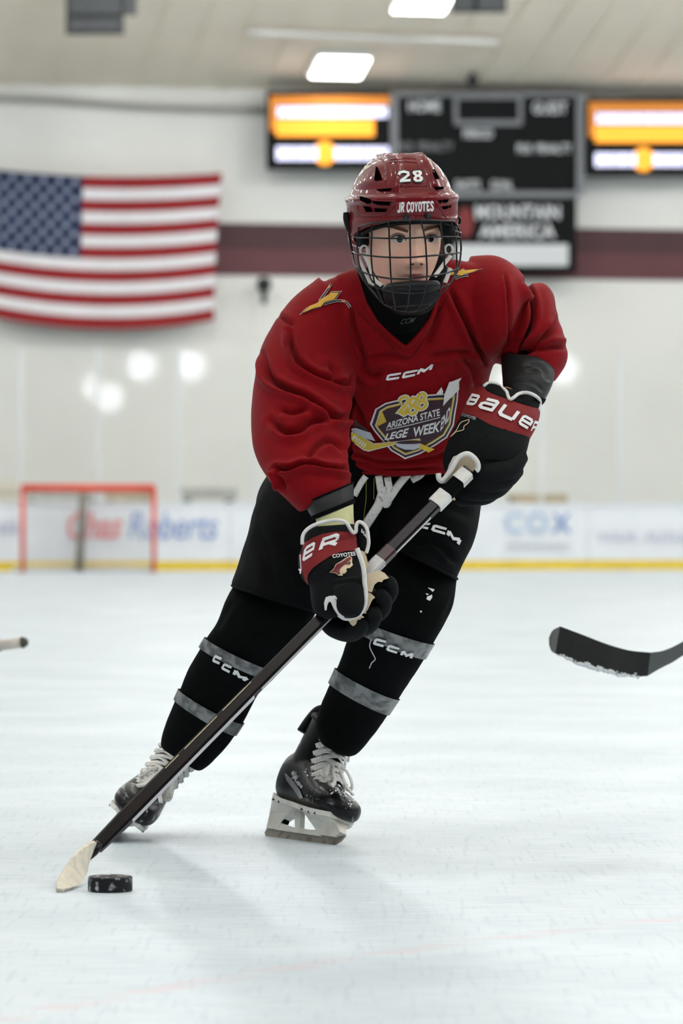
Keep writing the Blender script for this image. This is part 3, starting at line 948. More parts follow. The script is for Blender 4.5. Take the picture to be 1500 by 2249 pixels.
# ------------------------------------------------------------------ body: one continuous figure under the clothes
def shrink(lf, k):
    g = Loft.__new__(Loft); g.m, g.pw = lf.m, lf.pw; g.A = lf.A.copy()
    c = (g.A[:, 0:2] + g.A[:, 2:4]) / 2
    g.A[:, 0:2] = c + (g.A[:, 0:2] - c) * k; g.A[:, 2:4] = c + (g.A[:, 2:4] - c) * k
    g.A[:, 5] *= k; g.A[:, 6] *= k
    return g.mesh(24)
neck = Loft([(846, 560, 938, 560, 7.26, .045, .05), (842, 640, 942, 640, 7.30, .047, .05), (830, 700, 960, 700, 7.34, .05, .06)])
body = fuse('person', [neck.mesh(24), shrink(TORSO, .66), shrink(SLV_R, .6), shrink(SLV_L, .6), FORE_R.mesh(20), FORE_L.mesh(20), shrink(PANT_T, .8), shrink(PANT_R, .7),
                       shrink(PANT_L, .7), shrink(LEG_R, .7), shrink(LEG_L, .7)], 0.010, 4, M_skin)
hv, hf = head_mesh()
bv = [tuple(v) for v in verts_of(body)]; bf = [tuple(p.vertices) for p in body.data.polygons]
k = len(bv)
me = bpy.data.meshes.new('person')
me.from_pydata(bv + [tuple(v) for v in hv], [], bf + [tuple(i + k for i in f) for f in hf])
me.polygons.foreach_set('use_smooth', [True] * len(me.polygons)); me.materials.append(M_skin)
body.data = me
person = body
tag(person, 'young hockey player in dark red jersey and caged helmet, skating and leaning over a stick', 'person')

# face marks on the skin
hb = BVHTree.FromPolygons([tuple(v) for v in hv], hf)
M_eyew = mat('eye_white', (228, 222, 218), rough=0.25, spec=0.6)
M_iris = mat('iris_brown', (48, 34, 30), rough=0.15, spec=0.8)
M_lash = mat('lash', (38, 24, 20), rough=0.8)
M_brow = mat('brow_brown', (104, 70, 52), rough=0.9)
M_lip = mat('lip', (226, 142, 132), rough=0.45)
M_nost = mat('nostril', (110, 58, 48), rough=0.8)
def disc(cx, cy, rx, ry, n=18): return [(cx + rx * math.cos(2 * math.pi * k / n), cy + ry * math.sin(2 * math.pi * k / n)) for k in range(n)]
for pts, ic, lash in ((((859, 525), (866, 519.5), (876, 517.5), (885, 521), (890.5, 529.5), (882, 533), (874, 534), (865, 531)), (878, 525.5), [(857, 524.5), (866, 518.5), (876, 516.3), (886, 520), (892, 529)]),
                      (((936.5, 528), (940, 520.5), (947, 517), (954, 519.5), (957.5, 524.5), (954, 530.5), (947, 533), (941, 532)), (945.6, 524.6), [(935, 527), (939, 519.5), (947, 515.8), (955, 518.5), (960, 524)])):
    pts = [tuple(p) for p in catmull(pts, 28, True)]
    decal('eye', [pts], hb, M_eyew, person, .0006, 4)
    decal('iris', [disc(ic[0], ic[1], 6.6, 7.4)], hb, M_iris, person, .0011, 4)
    decal('eyelash', stroke(catmull(lash, 14), [1.2, 2, 2.6, 3, 3.2, 3.4, 3.4, 3.4, 3.2, 3, 2.6, 2.2, 1.8, 1.2]), hb, M_lash, person, .0016, 4)
    decal('eyelid_fold', stroke(catmull([(a, b - 4.5) for a, b in lash], 12), 1.3), hb, M_brow, person, .0006, 4)
decal('eyebrow', stroke(catmull([(850, 499), (862, 499), (874, 501.5), (886, 505), (896, 508.5)], 16), np.interp(np.linspace(0, 1, 16), [0, .5, 1], [2.5, 7, 6])), hb, M_brow, person, .0012, 4)
decal('eyebrow', stroke(catmull([(931, 506), (940, 502), (949, 500), (958, 498), (966, 496.5)], 16), np.interp(np.linspace(0, 1, 16), [0, .4, 1], [5, 6.5, 2])), hb, M_brow, person, .0012, 4)
decal('nostril', [disc(905.5, 580, 4.2, 2.0)], hb, M_nost, person, .001, 3)
decal('nostril', [disc(925.5, 580, 3.4, 1.9)], hb, M_nost, person, .001, 3)
decal('lips', [[tuple(p) for p in catmull([(897, 608), (906, 603), (912, 601.5), (916, 602.5), (921, 601), (927, 602.5), (935, 607), (927, 613), (916, 616), (905, 613)], 36, True)]], hb, M_lip, person, .0006, 4)
decal('lip_line', stroke(catmull([(898, 608), (908, 607.5), (916, 608.5), (925, 607), (934, 606.5)], 12), 1.4), hb, M_nost, person, .0012, 4)

# ------------------------------------------------------------------ jersey
jersey = fuse('jersey', [TORSO.mesh(48), SLV_R.mesh(44), SLV_L.mesh(44), SHO_L.mesh(44)], 0.0036, 9, M_jer, person)
z2, z3 = Z(520, 540, 3.626), Z(740, 560, 2.778)
creases(jersey, [(p_, w_ * .8, d_ * 1.9, r_) for p_, w_, d_, r_ in [
    (z2((425, 680), (440, 820), (500, 940), (640, 1040), (800, 1100), (905, 1105)), 7, .011, .7),
    (z2((205, 860), (270, 1060), (400, 1150), (550, 1210), (700, 1310), (800, 1375), (890, 1350)), 8, .012, .7),
    (z2((280, 1400), (380, 1480), (500, 1470), (600, 1400), (780, 1385)), 9, .009, .6),
    (z2((350, 1310), (450, 1330), (560, 1300)), 8, .006, .5),
    (z2((560, 1690), (650, 1590), (750, 1555), (860, 1650)), 8, .007, .5),
    (z2((300, 1770), (420, 1780), (550, 1745), (720, 1775), (900, 1795)), 6, .012, .8),
    (z2((330, 1770), (350, 1850), (380, 1930)), 6, .012, .6),
    (z2((900, 1050), (895, 1150), (905, 1250), (900, 1400), (895, 1600), (875, 1790)), 6, .014, .3),
    (z2((910, 1200), (950, 1290), (1010, 1400)), 8, .007, .5),
    (z2((915, 520), (930, 640), (985, 800), (1005, 900)), 6, .007, .5),
    (z2((1000, 880), (1010, 980), (1080, 1040), (1160, 1000)), 10, .006, .5),
    (z2((760, 230), (820, 180), (900, 130)), 9, .006, .5),
    (z2((750, 950), (780, 1040), (800, 1100)), 9, .006, .5),
    (z2((450, 640), (330, 560)), 7, .004, .3),
    (z3((690, 220), (780, 400), (840, 540), (905, 650)), 8, .008, .6),
    (z3((1025, 120), (1045, 300), (1040, 560)), 4, .004, .5),
    (z3((1150, 160), (1190, 300), (1180, 430), (1110, 570)), 7, .014, .7),
    (z3((1345, 400), (1260, 500), (1150, 590), (1040, 620)), 9, .010, .7),
    (z3((1400, 560), (1300, 560), (1200, 590)), 8, .008, .6),
    (z3((620, 300), (590, 440), (540, 540)), 9, .005, .4),
    (z3((160, 640), (300, 620), (420, 640)), 9, .004, .5),
    (z3((560, 620), (700, 600), (830, 590)), 9, .005, .5),
    (z3((60, 1190), (300, 1270), (600, 1240), (700, 1180)), 7, .005, .6),
    (z3((70, 1240), (330, 1310), (600, 1290)), 6, .004, .6),
    (z3((760, 620), (830, 700), (860, 800)), 10, .006, .5),
]])
V, N = verts_of(jersey), norms_of(jersey)
set_verts(jersey, V + N * (0.0022 * noise3(V * [1, 1, 1.6], 3, 26))[:, None])
jb = bvh_of(jersey)

# collar and neck guard
guard = Loft([(812, 560, 975, 555, 7.285, .060, .07), (800, 610, 985, 600, 7.285, .082, .08), (805, 650, 970, 640, 7.285, .085, .08), (822, 695, 955, 685, 7.29, .082, .07), (850, 738, 932, 732, 7.31, .078, .05)])
gd = fuse('neck_guard', [guard.mesh(36)], 0.006, 4, M_blk, person)
decal('neck_bib', [z3((100, 40), (150, 180), (185, 290), (250, 400), (330, 480), (418, 550), (500, 470), (560, 390), (600, 270), (640, 150), (650, 20))], jb, M_blk, gd, .004, 8)
gpl, gW = text_polys('CCM', .02, .3)
decal('lettering', quadmap(gpl, (879, 712), (908, 707), (914, 695), (882, 700), gW), bvh_of(gd, *gd.children), mat('dark_grey_ink', (52, 54, 55), rough=.7), gd, .0035, 6)
def surf_line(pts, bvh, off, m=40):
    out = []
    for u, v in catmull(pts, m):
        p, n = hit(bvh, u, v)
        if p is not None: out.append(p + n * off)
    return out
V, Fc = tube(surf_line(z3((120, 60), (160, 200), (190, 300), (255, 408), (335, 490), (418, 556), (505, 478), (566, 396), (606, 275), (648, 150)), jb, .002, 50), .005, 8, flat=(0, 1, 0, .6))
make('collar_rib', V, Fc, M_jer, jersey)
V, Fc = tube(surf_line(z3((105, 330), (250, 470), (420, 630), (520, 540), (600, 400), (680, 250)), jb, .0, 40), .0016, 6)
make('collar_seam', V, Fc, M_jerd, jersey)
for s in (z2((910, 480), (905, 700), (1010, 880), (1000, 960)), z3((690, 220), (780, 400), (840, 540), (895, 640)), z3((1025, 120), (1045, 300), (1040, 560))):
    L = surf_line(s, jb, .0, 30)
    if len(L) > 4:
        V, Fc = tube(L, .0013, 6); make('seam', V, Fc, M_jerd, jersey)
hemL = []
for i in range(120):
    hemL.append(TORSO.pt(0.985, 2 * math.pi * i / 120, .001))
V, Fc = tube(hemL, .0045, 8, closed=True); make('hem', V, Fc, M_jer, jersey)

# chest print
def put(polys, m, off, name='print', parent=None, bv=None, ml=9):
    return decal(name, polys, bv or jb, m, parent or jersey, off, ml)
def wordq(s, w, asp, gap, c4):
    pl, W = letters(s, w, asp, gap)
    return quadmap(pl, *c4, W)
zc = Z(740, 780, 4.6875)
for ch, q in (('C', [(497, 264), (636, 243), (664, 176), (520, 196)]), ('C', [(662, 243), (800, 212), (832, 146), (688, 170)]), ('M', [(815, 216), (970, 160), (1000, 76), (840, 138)])):
    put(wordq(ch, .36, 1.9, 0, zc(*q)), M_ink, .0016, 'lettering')
shield = zc((340, 708), (438, 655), (395, 553), (500, 490), (640, 455), (780, 425), (930, 405), (1110, 395), (1250, 350), (1240, 470), (1215, 610), (1200, 720), (1130, 850), (1010, 930), (850, 1020), (700, 1068), (560, 985), (480, 895), (385, 780))
cen = np.array(zc((780, 720))[0])
def inset(poly, px):
    poly = np.array(poly); out = []
    n = len(poly)
    for i in range(n):
        a, b = poly[i] - poly[i - 1], poly[(i + 1) % n] - poly[i]
        na = np.array([-a[1], a[0]]) / np.linalg.norm(a); nb = np.array([-b[1], b[0]]) / np.linalg.norm(b)
        m = na + nb; m /= np.linalg.norm(m)
        k = px / max(m.dot(na), .5)
        q = poly[i] + m * k
        if np.linalg.norm(q - cen) > np.linalg.norm(poly[i] - cen): q = poly[i] - m * k
        out.append(tuple(q))
    return out
put([shield], M_ink, .0016, 'crest_edge')
put([inset(shield, 3.2)], M_shield, .0021, 'crest_ring')
put([inset(shield, 8.0)], M_ink, .0026, 'crest_line')
put([inset(shield, 9.5)], M_yel, .0031, 'crest_line')
put([inset(shield, 12.5)], M_shield, .0036, 'crest_field')
def txt(s, q, m, off, bold=0.0, shear=0.0, **k):
    pl, W = text_polys(s, bold, shear)
    return put(quadmap(pl, *q, W), m, off, 'lettering', ml=14, **k)
txt('ARIZONA STATE', zc((508, 756), (1062, 618), (1050, 545), (515, 690)), M_ink, .0042, .02, .12)
put(stroke(zc((505, 768), (760, 712), (1058, 636)), 1.5), M_ink, .0042)
txt('LEGE', zc((490, 870), (722, 838), (742, 742), (505, 805)), M_ink, .0042, .03, .15)
txt('WEEK', zc((788, 838), (1050, 784), (1062, 672), (785, 742)), M_ink, .0042, .03, .15)
txt('END', zc((1056, 782), (1152, 655), (1164, 512), (1066, 655)), M_ink, .0042, .03, .15)
# numerals of the emblem, script style
num = [[(640, 480), (660, 440), (710, 425), (735, 455), (700, 520), (640, 580), (660, 570), (700, 590)],
       [(770, 440), (745, 480), (765, 510), (800, 490), (810, 450), (785, 435), (770, 440)], [(850, 400), (830, 430), (850, 460), (890, 450), (905, 410), (880, 390), (850, 400)],
       [(690, 510), (660, 585), (700, 600), (735, 560), (700, 600), (720, 540)], [(770, 520), (740, 560), (760, 600), (800, 590), (815, 550), (790, 520), (770, 520)],
       [(850, 480), (830, 520), (850, 550), (900, 530), (915, 490), (885, 470), (850, 480)]]
for ln in num: put(stroke(catmull(zc(*ln), 26), 10.5), M_ink, .0046, 'emblem_outline', ml=12)
for ln in num: put(stroke(catmull(zc(*ln), 26), 6.0), M_yel, .0051, 'emblem_numeral', ml=12)
# feathered fork, hockey stick and puck of the crest
put([zc((1010, 405), (1070, 325), (1088, 370), (1080, 400))], M_ink, .0042, 'fork')
put([zc((1085, 520), (1100, 400), (1150, 270), (1180, 265), (1280, 225), (1250, 270), (1180, 330), (1150, 370), (1250, 350), (1200, 400), (1130, 470))], M_ink, .0046, 'fork')
put([zc((124, 755), (200, 740), (300, 775), (350, 790), (400, 880), (300, 850), (200, 790))], M_greyink, .0046, 'stick_print')
put([zc((175, 650), (210, 690), (330, 770), (300, 775), (200, 720), (180, 735))], M_shield, .0042, 'stick_print')
put([zc((122, 800), (150, 770), (200, 790), (300, 850), (385, 900), (600, 880), (850, 850), (860, 875), (600, 915), (430, 960), (330, 990), (280, 975), (160, 885), (122, 860))], M_ink, .0049, 'stick_print')
put([zc((128, 808), (152, 778), (200, 798), (298, 858), (382, 908), (600, 887), (850, 858), (855, 870), (600, 908), (430, 950), (330, 978), (285, 965), (165, 878), (128, 852))], M_yel, .0053, 'stick_print')
for i in range(6):
    x, y = 178 + i * 22, 812 + i * 17
    put([zc((x + 12, y), (x + 24, y + 8), (x, y + 50), (x - 12, y + 42))], M_ink, .0056, 'stick_print')
put([zc((850, 900), (1000, 965), (940, 1000), (830, 940))], M_yel, .0049, 'stick_print')
pk = [(600, 905), (625, 885), (720, 880), (830, 885), (856, 900), (850, 945), (790, 968), (700, 965), (620, 935)]
put([zc(*pk)], M_greyink, .0056, 'puck_print')
put([[tuple(p) for p in catmull(zc((612, 890), (680, 876), (780, 872), (850, 880), (850, 900), (760, 908), (660, 905)), 24, True)]], M_shield, .0060, 'puck_print')

# shoulder emblems
def fork(pt, tines, bv=None):
    put([pt[0]], M_ink, .0016, 'fork_edge')
    for t in tines:
        put(stroke(catmull(t, 12), 5.2), M_ink, .0016, 'fork_edge'); put(stroke(catmull(t, 12), 3.4), M_dkink, .0021, 'fork_tine')
    put([pt[1]], M_dkink, .0021, 'fork_edge'); put([pt[2]], M_gold, .0026, 'fork_body')
head = z2((498, 552), (560, 490), (640, 458), (665, 425), (745, 382), (750, 366), (840, 360), (785, 432), (770, 430), (768, 412), (700, 452), (668, 492), (600, 508))
c0 = np.mean(head, 0)
sc_ = lambda p, k: [tuple(c0 + (np.array(q) - c0) * k) for q in p]
fork((head, sc_(head, .955), sc_(head, .86)), [z2((660, 440), (700, 385), (735, 335), (755, 305)), z2((690, 468), (780, 442), (860, 442), (905, 490))])
for t in (z2((722, 345), (738, 338), (748, 318), (738, 320)), z2((838, 436), (868, 438), (868, 448), (838, 446))): put([t], M_gold, .003, 'fork_body')
zh = Z(720, 310, 4.412)
head = zh((1080, 1275), (1240, 1270), (1310, 1235), (1330, 1250), (1500, 1238), (1400, 1275), (1330, 1290), (1300, 1310), (1240, 1300), (1110, 1300))
c0 = np.mean(head, 0)
fork((head, sc_(head, .955), sc_(head, .86)), [zh((1230, 1335), (1290, 1310), (1360, 1300)), zh((1130, 1210), (1180, 1250), (1250, 1272))])

# ------------------------------------------------------------------ forearms out of the sleeves
er = Loft([(668, 1104, 777, 1058, 7.108, .056, .055), (676, 1122, 777, 1080, 7.095, .054, .053), (688, 1142, 778, 1106, 7.085, .050, .05)])
el = fuse('elbow_pad', [er.mesh(36)], .003, 3, M_elas, person)
ws = make('pad_edge', *er.mesh(40, .80, 1.0, .0022, 6), M_blk, el)
make('pad_edge', *er.mesh(40, .0, .06, .0022, 4), M_blk, el)
ur = Loft([(692, 1138, 776, 1104, 7.075, .040, .04), (700, 1165, 777, 1140, 7.065, .038, .04), (704, 1195, 782, 1175, 7.055, .036, .036)])
make('undersleeve', *ur.mesh(32), M_under, person)
e2 = Loft([(1218, 790, 1100, 776, 7.365, .060, .06), (1219, 815, 1101, 802, 7.34, .060, .06), (1213, 845, 1103, 830, 7.31, .057, .055), (1196, 880, 1106, 862, 7.285, .050, .05), (1184, 894, 1108, 874, 7.275, .046, .045)])
el2 = fuse('elbow_pad', [e2.mesh(36)], .003, 3, M_elas, person)
creases(el2, [(Z(960, 780, 5.357)((1050, 110), (1180, 120), (1260, 190), (1300, 260)), 5, .005, .8), (Z(960, 780, 5.357)((1080, 190), (1200, 220), (1320, 300)), 4, .003, .8), (Z(960, 780, 5.357)((800, 300), (1000, 290), (1150, 340), (1240, 420)), 4, .003, .8)])
make('pad_edge', *e2.mesh(40, .72, .98, .0018, 6), M_blk, el2)
u2 = Loft([(1150, 868, 1108, 852, 7.262, .028, .03), (1142, 885, 1106, 872, 7.255, .03, .03)])
make('undersleeve', *u2.mesh(24), mat('tan_sleeve', (196, 176, 122), rough=.8, var=.06, vscale=60), person)

# ------------------------------------------------------------------ pants and socks
pants = fuse('hockey_pants', [PANT_T.mesh(44), PANT_R.mesh(40), PANT_L.mesh(40)], .0055, 5, M_pant, person)
z4 = Z(620, 1020, 3.261)
creases(pants, [(z4((640, 1000), (300, 800)), 14, .006, .4), ([(600, 1120), (640, 1200), (640, 1290)], 16, .006, .5), ([(560, 1150), (590, 1230), (600, 1300)], 12, .005, .5),
                (z4((1000, 320), (1150, 300), (1380, 380)), 12, .006, .5), (z4((880, 560), (1100, 560), (1250, 700)), 7, .008, .6), (z4((560, 330), (640, 600), (760, 680)), 12, .006, .4)])
V, N = verts_of(pants), norms_of(pants)
set_verts(pants, V + N * (0.0035 * noise3(V, 9, 30))[:, None])
pb = bvh_of(pants)
for lf in (PANT_R, PANT_L):
    V, Fc = tube([lf.pt(.985, 2 * math.pi * i / 90, -.002) for i in range(90)], .003, 8, closed=True)
    make('leg_hem', V, Fc, M_pant, pants)
for ch, q in (('C', [(985, 455), (1040, 470), (1062, 420), (1000, 425)]), ('C', [(1060, 478), (1160, 506), (1175, 456), (1082, 428)]), ('M', [(1168, 512), (1258, 588), (1282, 536), (1185, 462)])):
    decal('lettering', wordq(ch, .36, 1.7, 0, z4(*q)), pb, M_ink, pants, .003, 9)
decal('stitching', stroke(z4((602, 95), (600, 250), (582, 400)), 1.2), pb, mat('yellow_thread', (150, 150, 50), rough=.8), pants, .003, 9)
decal('stitching', stroke(z4((657, 95), (655, 250)), 1.2), pb, bpy.data.materials['yellow_thread'], pants, .003, 9)
# drawstring of the pants
for ln, w in (([(598, 85), (560, 140), (515, 225)], .0062), ([(690, 80), (705, 180), (735, 285), (760, 265), (768, 200), (752, 90)], .0072), ([(905, 60), (830, 150), (745, 270), (722, 230), (712, 160)], .0078), ([(720, 200), (690, 290), (640, 370), (590, 450), (560, 520)], .0095), ([(1010, 45), (985, 80), (925, 115)], .0066)):
    pts = []
    for u, v in catmull(z4(*ln), 24):
        p, n = hit(pb, u, v)
        if p is None: p = P(u, v, 7.37)
        pts.append(p + np.array([0, -.008, 0]))
    V, Fc = tube(pts, w, 8, flat=(0, 1, 0, .3)); make('drawstring', V, Fc, M_lace, pants)

def sock(lf, bands, texts, name, cr):
    s = fuse('sock', [lf.mesh(40)], .0045, 4, M_blk, person)
    creases(s, cr)
    V, N = verts_of(s), norms_of(s)
    set_verts(s, V + N * (0.0018 * noise3(V, 5, 40))[:, None])
    sbv = bvh_of(s)
    for t0, t1, tf in bands:
        Vt, Ft = lf.mesh(64, t0, t1, .0038, 6, cap=False, tfun=tf)
        make('tape', Vt, Ft, M_tape, s)
    sb2 = bvh_of(s, *[c for c in s.children])
    for ch, q in texts: decal('lettering', wordq(ch, .36, 1.6, 0, q), sb2, M_ink, s, .0028, 9)
    return s, sbv
z5, z6 = Z(360, 1260, 3.75), Z(640, 1280, 3.571)
arc = lambda a, b: (lambda th: a * max(0, math.sin(th)) - b * math.cos(th) * 0)
sk1, _ = sock(LEG_R, [(.355, .41, arc(.012, 0)), (.62, .68, arc(.012, 0))],
     [('C', z5((398, 720), (458, 745), (482, 690), (425, 662))), ('C', z5((470, 780), (540, 815), (562, 760), (498, 728))), ('M', z5((560, 830), (655, 885), (710, 860), (590, 775)))], 'r',
     [(z5((560, 230), (430, 450)), 8, .004, .5)])
sk2, lb = sock(LEG_L, [(.355, .425, arc(.012, 0)), (.575, .645, arc(.012, 0))],
     [('C', z6((636, 480), (720, 502), (748, 452), (665, 428))), ('C', z6((738, 525), (826, 552), (850, 508), (765, 478))), ('M', z6((846, 568), (940, 600), (962, 545), (872, 520)))], 'l',
     [(z6((1290, 100), (1200, 300)), 8, .004, .4)])
for poly in (z6((1065, 40), (1120, 55), (1105, 75)), z6((1048, 85), (1075, 90), (1060, 100)), z6((1060, 110), (1100, 95), (1100, 118), (1082, 142), (1056, 130)), z6((1006, 218), (1020, 216), (1020, 230), (1008, 230))):
    decal('snow_fleck', [poly], lb, M_ink, sk2, .003, 6)
L = surf_line(z6((632, 440), (622, 490), (640, 540), (662, 588), (635, 620), (618, 660)), lb, .004, 24)
V, Fc = tube(L, .0012, 6); make('loose_thread', V, Fc, M_greyink, sk2)

# ------------------------------------------------------------------ helmet
helmet_rows = np.array([  # z, half width, half length, front shift
    (-.040, .094, .118, 0), (.000, .0985, .122, 0), (.030, .1005, .126, .002), (.050, .1030, .129, .003), (.070, .1030, .129, .003), (.078, .1015, .127, .003),
    (.084, .0950, .121, .001), (.092, .0915, .118, 0), (.108, .0860, .112, -.001), (.124, .0770, .103, -.002), (.140, .0640, .090, -.003), (.151, .0480, .072, -.004), (.158, .0280, .046, -.005), (.161, .0010, .002, -.006)])
HR = catmull(helmet_rows, 120)
def rim_z(th):                                      # th = 0 at the front, pi at the back
    c = math.cos(th)
    return .034 - .025 * (1 - max(c, 0)) ** 1.2 - .03 * max(-c, 0)
def helmet_pt(s, th, grow=0.0):
    zr = rim_z(th)
    z = zr + (.161 - zr) * s
    i = np.interp(z, HR[:, 0], np.arange(120)); a = int(min(i, 118)); f = i - a
    r = HR[a] * (1 - f) + HR[a + 1] * f
    pw = .86
    sx, sy = math.sin(th), math.cos(th)
    x = r[1] * math.copysign(abs(sx) ** pw, sx); y = r[2] * math.copysign(abs(sy) ** pw, sy) + r[3]
    n = np.array([x / r[1] ** 2, y / r[2] ** 2, max(0, z - .06) / .09 ** 2]); n /= np.linalg.norm(n) + 1e-9
    d = grow
    if z > .082:                                     # raised rails either side of a sunk middle panel
        k = np.clip((z - .082) / .012, 0, 1)
        rail = .026 + .012 * np.clip((.15 - z) / .06, 0, 1)
        d += k * .0065 * math.exp(-((abs(x) - rail) / .0075) ** 2)
        if abs(x) < rail - .004 and y > -.05: d -= k * .0035
        if abs(x) > rail + .02: d -= k * .002
        for zz in (.1525, .1575): pass
        if abs(x) < rail and y < .06: d += .003 * math.sin(y * 230)       # ribs over the crown
    else:
        sd = abs(x)
        if sd > .045 and .036 < z < .072: d -= .0035 * (1 - abs((z - .054) / .018) ** 4)   # vent panels in the band
    return HL(*(np.array([x, y, z]) + n * d))
nu, nv = 260, 110
V = [helmet_pt(i / nv, 2 * math.pi * j / nu) for i in range(nv + 1) for j in range(nu)]
Fc = [(i * nu + j, i * nu + (j + 1) % nu, (i + 1) * nu + (j + 1) % nu, (i + 1) * nu + j) for i in range(nv) for j in range(nu)]
Vi = [helmet_pt(i / 30, 2 * math.pi * j / nu, -.010) for i in range(31) for j in range(nu)]
k = len(V)
Fi = [(k + i * nu + j, k + (i + 1) * nu + j, k + (i + 1) * nu + (j + 1) % nu, k + i * nu + (j + 1) % nu) for i in range(30) for j in range(nu)]
Fr = [(j, k + j, k + (j + 1) % nu, (j + 1) % nu) for j in range(nu)]
helmet = make('helmet', V + Vi, Fc + Fi + Fr, M_helm, person)
hmb = BVHTree.FromPolygons([tuple(v) for v in V], Fc)
zk = Z(750, 330, 5.769)
def hd(name, polys, m, off, ml=8): return decal(name, polys, hmb, m, helmet, off, ml, .04)
for p in ([(425, 340), (440, 240), (460, 250), (510, 350), (425, 362)], [(1165, 260), (1180, 265), (1235, 345), (1190, 345), (1160, 290)], [(450, 500), (635, 487), (600, 512), (490, 515)], [(1170, 470), (1290, 470), (1270, 492), (1200, 495)],
          [(240, 600), (365, 625), (370, 660), (330, 665), (250, 635)], [(410, 650), (610, 660), (595, 690), (470, 685), (415, 672)], [(285, 720), (360, 730), (395, 770), (320, 772)], [(425, 742), (570, 748), (555, 775), (435, 775)],
          [(1225, 640), (1350, 625), (1330, 655), (1250, 660)], [(1270, 722), (1345, 712), (1330, 738), (1290, 742)], [(1352, 712), (1385, 702), (1380, 722), (1360, 726)]):
    q_ = np.array(zk(*p)); q_ = q_.mean(0) + (q_ - q_.mean(0)) * [1.15, 1.5]
    hd('vent', [[tuple(x_) for x_ in q_]], M_void, .0016)
# moulded edges
for ln in ([(170, 575), (300, 600), (430, 640), (690, 655)], [(200, 700), (230, 800), (330, 825), (560, 815), (690, 665)], [(240, 690), (420, 705), (600, 715), (640, 690)], [(1190, 640), (1290, 800), (1330, 860)], [(600, 150), (780, 145), (955, 155)], [(605, 120), (780, 108), (950, 112)],
           [(670, 190), (735, 300), (760, 455)], [(960, 160), (1000, 250), (1020, 300)], [(760, 460), (900, 452), (1080, 455)], [(1200, 660), (1300, 640), (1400, 590)], [(1210, 700), (1330, 690), (1410, 650)]):
    L = surf_line(zk(*ln), hmb, -.0002, 24)
    if len(L) > 3:
        V, Fc = tube(L, .0017, 6); make('moulded_edge', V, Fc, M_helm, helmet)
# number 28
two = [[(722, 312), (738, 282), (790, 272), (842, 286), (848, 314), (812, 344), (748, 384)], [(732, 392), (874, 382)]]
for w_, m_, o_ in ((10.0, M_dkink, .0010), (5.4, M_ink, .0016)):
    hd('number_edge' if m_ is M_dkink else 'number', stroke(zk(*two[0]), w_) + stroke(zk(*two[1]), w_), m_, o_, 5)
e1 = [(915, 265), (990, 258), (1015, 275), (1018, 305), (1000, 325), (1030, 345), (1032, 375), (1005, 400), (940, 402), (912, 380), (910, 350), (932, 328), (905, 305), (900, 280)]
ce = np.mean(zk(*e1), 0)
hd('number_edge', [[tuple(ce + (np.array(q) - ce) * 1.24) for q in zk(*e1)]], M_dkink, .0010, 5)
hd('number', [zk(*e1)], M_ink, .0016, 5)
hd('number_hole', [zk((945, 285), (975, 283), (978, 305), (950, 308))], M_helm, .0020, 5)
hd('number_hole', [zk((950, 345), (985, 342), (988, 372), (955, 375))], M_helm, .0020, 5)
# front lettering, bold condensed with small serifs
SER = {
 'J': [[(.75, 1), (.75, .2), (.55, .03), (.25, .06), (.2, .25)]], 'R': [[(.25, 0), (.25, 1)], [(.25, .95), (.7, .95), (.82, .78), (.7, .55), (.25, .52)], [(.5, .52), (.85, .03)]],
 'C': [[(.85, .72), (.8, .9), (.55, .98), (.3, .85), (.2, .5), (.3, .15), (.55, .02), (.8, .1), (.87, .3)]],
 'O': [[(.5, .98), (.75, .85), (.85, .5), (.75, .15), (.5, .02), (.25, .15), (.15, .5), (.25, .85), (.5, .98)]],
 'Y': [[(.15, 1), (.5, .5), (.85, 1)], [(.5, .55), (.5, 0)]], 'T': [[(.5, 0), (.5, 1)], [(.1, .78), (.12, .95), (.88, .95), (.9, .78)]],
 'E': [[(.3, 0), (.3, 1)], [(.25, .95), (.8, .95), (.82, .78)], [(.3, .52), (.65, .52)], [(.25, .05), (.8, .05), (.85, .24)]],
 'S': [[(.8, .75), (.72, .93), (.5, .98), (.28, .88), (.25, .7), (.5, .54), (.75, .38), (.78, .18), (.55, .02), (.3, .06), (.2, .28)]], ' ': []}
SF = {'J': [(.6, .92)], 'R': [(.12, .38), (.12, .38, 1), (.72, .98)], 'Y': [(.0, .3, 1), (.7, 1, 1), (.35, .65)], 'T': [(.35, .65)], 'E': [(.15, .45), (.15, .45, 1)]}
def serif_word(s, q, name, put_fn, m, off, asp=.62, w=.19):
    x = 0; out = []
    for ch in s:
        a = asp * (.45 if ch == ' ' else .75 if ch == 'J' else 1)
        for ln in SER[ch]: out += stroke([(x + px * a, py) for px, py in ln], w if ch != ' ' else 0)
        for sfx in SF.get(ch, []):
            y = 0.96 if len(sfx) == 3 else 0.04
            out += stroke([(x + sfx[0] * a, y), (x + sfx[1] * a, y)], .09)
        x += a
    return put_fn(name, quadmap(out, *q, x), m, off)
hd('name_plate', [zk((690, 655), (1180, 645), (1175, 785), (688, 800))], M_maroonink, .0006)
serif_word('JR COYOTES', zk((708, 787), (1170, 765), (1168, 648), (715, 664)), 'lettering', lambda n, p, m, o: hd(n, p, m, o, 6), M_ink, .0014)
txt2, W = text_polys('CCM', .02, .2)
hd('lettering', quadmap(txt2, *zk((85, 640), (160, 668), (158, 628), (85, 602)), W), M_strap, .001, 6)
